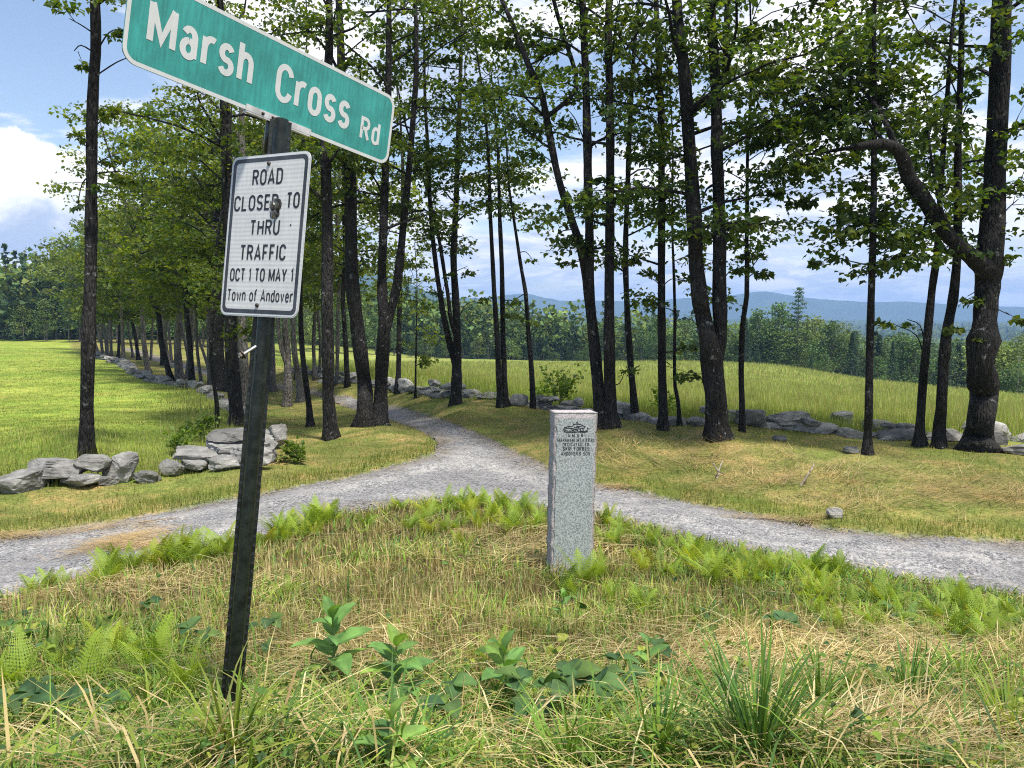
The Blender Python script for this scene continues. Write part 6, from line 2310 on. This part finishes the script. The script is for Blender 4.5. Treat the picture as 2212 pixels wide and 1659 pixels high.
def build_plants():
    r = np.random.default_rng(71)
    milkweed(722, 1480, .24, 4, r, 'fresh green broad leaved plant, the tallest in the stubble right of the post', .12)
    milkweed(868, 1535, .20, 4, r, 'broad leaved plant with rounded leaves right of and nearer than the tallest one', .115)
    milkweed(1092, 1520, .17, 3, r, 'broad leaved plant with narrow spread leaves in the middle of the stubble', .12)
    milkweed(832, 1690, .13, 3, r, 'bright broad leaved plant cut by the bottom picture edge', .085)
    milkweed(1408, 1470, .13, 2, r, 'small broad leaved plant below and right of the marker', .08)
    milkweed(1215, 1350, .14, 2, r, 'little broad leaved plant in the stubble straight below the marker', .07)
    for x, y, H, n, lab, L in ((1245, 1575, .16, 3, 'dark weed with drooping three part leaves below the marker', .09), (1330, 1500, .14, 3, 'dark weed with large leaves left of the small broad leaved plant', .085), (1380, 1460, .12, 2, 'dark weed just behind the small broad leaved plant', .08),
                            (930, 1555, .11, 3, 'low dark weed right of the rounded leaved plant', .07), (40, 1610, .14, 4, 'dark leafy weed in the bottom left corner', .085), (175, 1570, .12, 3, 'dark leafy weed below the broad ferns at left', .08),
                            (300, 1345, .10, 2, 'small dark weed in the stubble behind the broad ferns', .07), (420, 1410, .12, 2, 'dark weed with two big leaves left of the post', .085), (560, 1380, .10, 2, 'small dark weed just right of the post', .075),
                            (1190, 1560, .12, 3, 'dark weed left of the drooping weed below the marker', .08), (2080, 1400, .12, 2, 'dark weed among grass tufts near the right edge', .07), (1690, 1390, .10, 2, 'small dark weed at the top of the lying hay on the right', .07),
                            (980, 1620, .12, 2, 'dark weed near the middle of the bottom edge', .07), (1960, 1350, .10, 2, 'weed with pale leaves among the right hand ferns', .07), (30, 1420, .12, 3, 'dark weed at the left picture edge beside the upright fern', .08)):
        bean(x, y, H, n, r, lab, L)
    # grass tufts
    for k, (x, y, L, n, lab, pal) in enumerate(((1640, 1640, .30, 150, 'biggest dark green grass tuft, in the lower right foreground', GREEN[[0, 2, 2]]), (1770, 1530, .24, 90, 'grass tuft up and right of the biggest tuft', GREEN[[0, 1]]), (1960, 1520, .26, 100, 'broad grass tuft in front of the lying hay at right', GREEN[[0, 1, 2]]),
                                             (2180, 1590, .26, 90, 'grass tuft at the right picture edge', GREEN[[1, 3]]), (850, 1650, .24, 60, 'bluish grass tuft beside the bright bottom plant', GREEN[[0, 2]]), (505, 1640, .24, 80, 'grass tuft hiding the foot of the sign post', GREEN[[1, 3]]),
                                             (1230, 1660, .22, 70, 'grass tuft at the bottom edge below the marker', GREEN[[0, 1]]), (1420, 1640, .22, 70, 'grass tuft left of the biggest tuft', GREEN[[0, 1, 2]]), (330, 1560, .2, 60, 'grass tuft under the two broad ferns', GREEN[[0, 3]]), (2080, 1480, .22, 70, 'grass tuft behind the one at the right edge', GREEN[[0, 1]]),
                                             (1330, 1175, .2, 60, 'grass tuft just right of the marker against the road', GREEN[[0, 1]]), (1850, 1300, .18, 60, 'dark grass tuft between ferns at the right road edge', GREEN[[0, 2]]))):
        g = hit(x, y)
        a = r.uniform(0, 2 * PI, n)
        q = np.abs(r.normal(0, .045, n))
        X, Y = g[0] + np.cos(a) * q, g[1] + np.sin(a) * q
        p0 = 1.5 - q * 5 - np.abs(r.normal(0, .15, n))
        V, T, k_ = blades(X, Y, gz(X, Y) - .01, L * r.uniform(.5, 1.15, n), r.uniform(.004, .008, n), a + r.normal(0, .4, n), p0, p0 - r.uniform(.1, 1.1, n), 3)
        o = mesh_np('grass_tuft', V - g, T, M_GRASS, col=np.repeat(pick(pal, n, r), k_, 0), loc=g)
        tag(o, lab, 'grass tuft', 'grass tufts in the near bank')
    # little bushes by the walls
    for x, y, H, n, lab in ((1212, 882, .9, 70, 'small green bush growing over the wall left of the marker'), (1172, 872, .5, 34, 'low green bush left of the one over the wall'), (438, 955, .5, 40, 'low leafy bush in the meadow edge just left of the flat slabs'), (390, 985, .4, 30, 'weedy bush in the gap behind the thin tilted slab'),
                        (1440, 900, .6, 30, 'small bush at the wall behind the straight dark trunk'), (640, 1000, .25, 14, 'seedling beside the dark end stone of the slab pile')):
        g = hit(x, y)
        e = empty('bush', g, lab, 'bush', 'small bushes by the stone walls')
        acc, C = Acc(), []
        for i in range(max(4, n // 6)):
            a = r.uniform(0, 2 * PI)
            tip = np.array([math.cos(a) * H * .5 * r.uniform(.2, 1), math.sin(a) * H * .5 * r.uniform(.2, 1), H * r.uniform(.5, 1)])
            P = spline(np.array([(0, 0, -.02), tip * [.4, .4, .6], tip]), 5)
            acc.add(*tube(P, np.linspace(.008, .003, 5), 4, cap=False))
            for t in (.5, .7, .85, 1.0):
                C.append(tip * t + r.normal(0, .06, (8, 3)))
        C = np.concatenate(C)
        V, T, k_ = leaves(C, .085, C / (np.linalg.norm(C, axis=1, keepdims=True) + 1e-6), r)
        mesh_np('crown', V, T, M_LEAF, e, col=np.repeat(pick(np.array([[.10, .17, .03], [.14, .21, .035]]), len(C), r), k_, 0))
        st = acc.build('stem', M_STEM, e)
        st['kind'] = 'stuff'


build_plants()


def build_low_weeds():
    r = np.random.default_rng(88)
    x, y = polar_points(15000, 1.3, 7.5, r, .70)
    z = gz(x, y)
    q = proj(np.stack([x, y, z], -1))
    patch = wav(x, y, .45, 91)
    edge = np.interp(q[:, 0], [p[0] for p in NEAR_EDGE], [p[1] for p in NEAR_EDGE])
    want = np.clip((q[:, 1] - 1400) / 100, 0, 1) + .8 * np.clip((q[:, 0] - 1350) / 200, 0, 1) + .8 * np.clip((430 - q[:, 0]) / 150, 0, 1) * (q[:, 1] > 1330) + .12
    k = inpoly(q, ISLAND) & (patch > .25) & (r.uniform(0, 1, len(x)) < want * .7) & (q[:, 1] > edge + 8)
    x, y, z = x[k], y[k], z[k]
    n = len(x)
    a = r.uniform(0, 2 * PI, n)
    V, T, kk = leaves(np.stack([x, y, z + r.uniform(.015, .11, n)], -1), r.uniform(.018, .046, n) * np.clip(np.hypot(x, y) / 3.0, .55, 1.2), np.stack([np.cos(a), np.sin(a), np.full(n, .3)], -1), r)
    pal = np.array([[.09, .17, .04], [.13, .22, .04], [.065, .125, .045], [.2, .28, .04], [.30, .33, .06]])
    o = mesh_np('low_weeds', V, T, M_BROAD, col=np.repeat(pick(pal, n, r), kk, 0))
    tag(o, 'small leaved weeds creeping through the near grass', kind='stuff')


build_low_weeds()
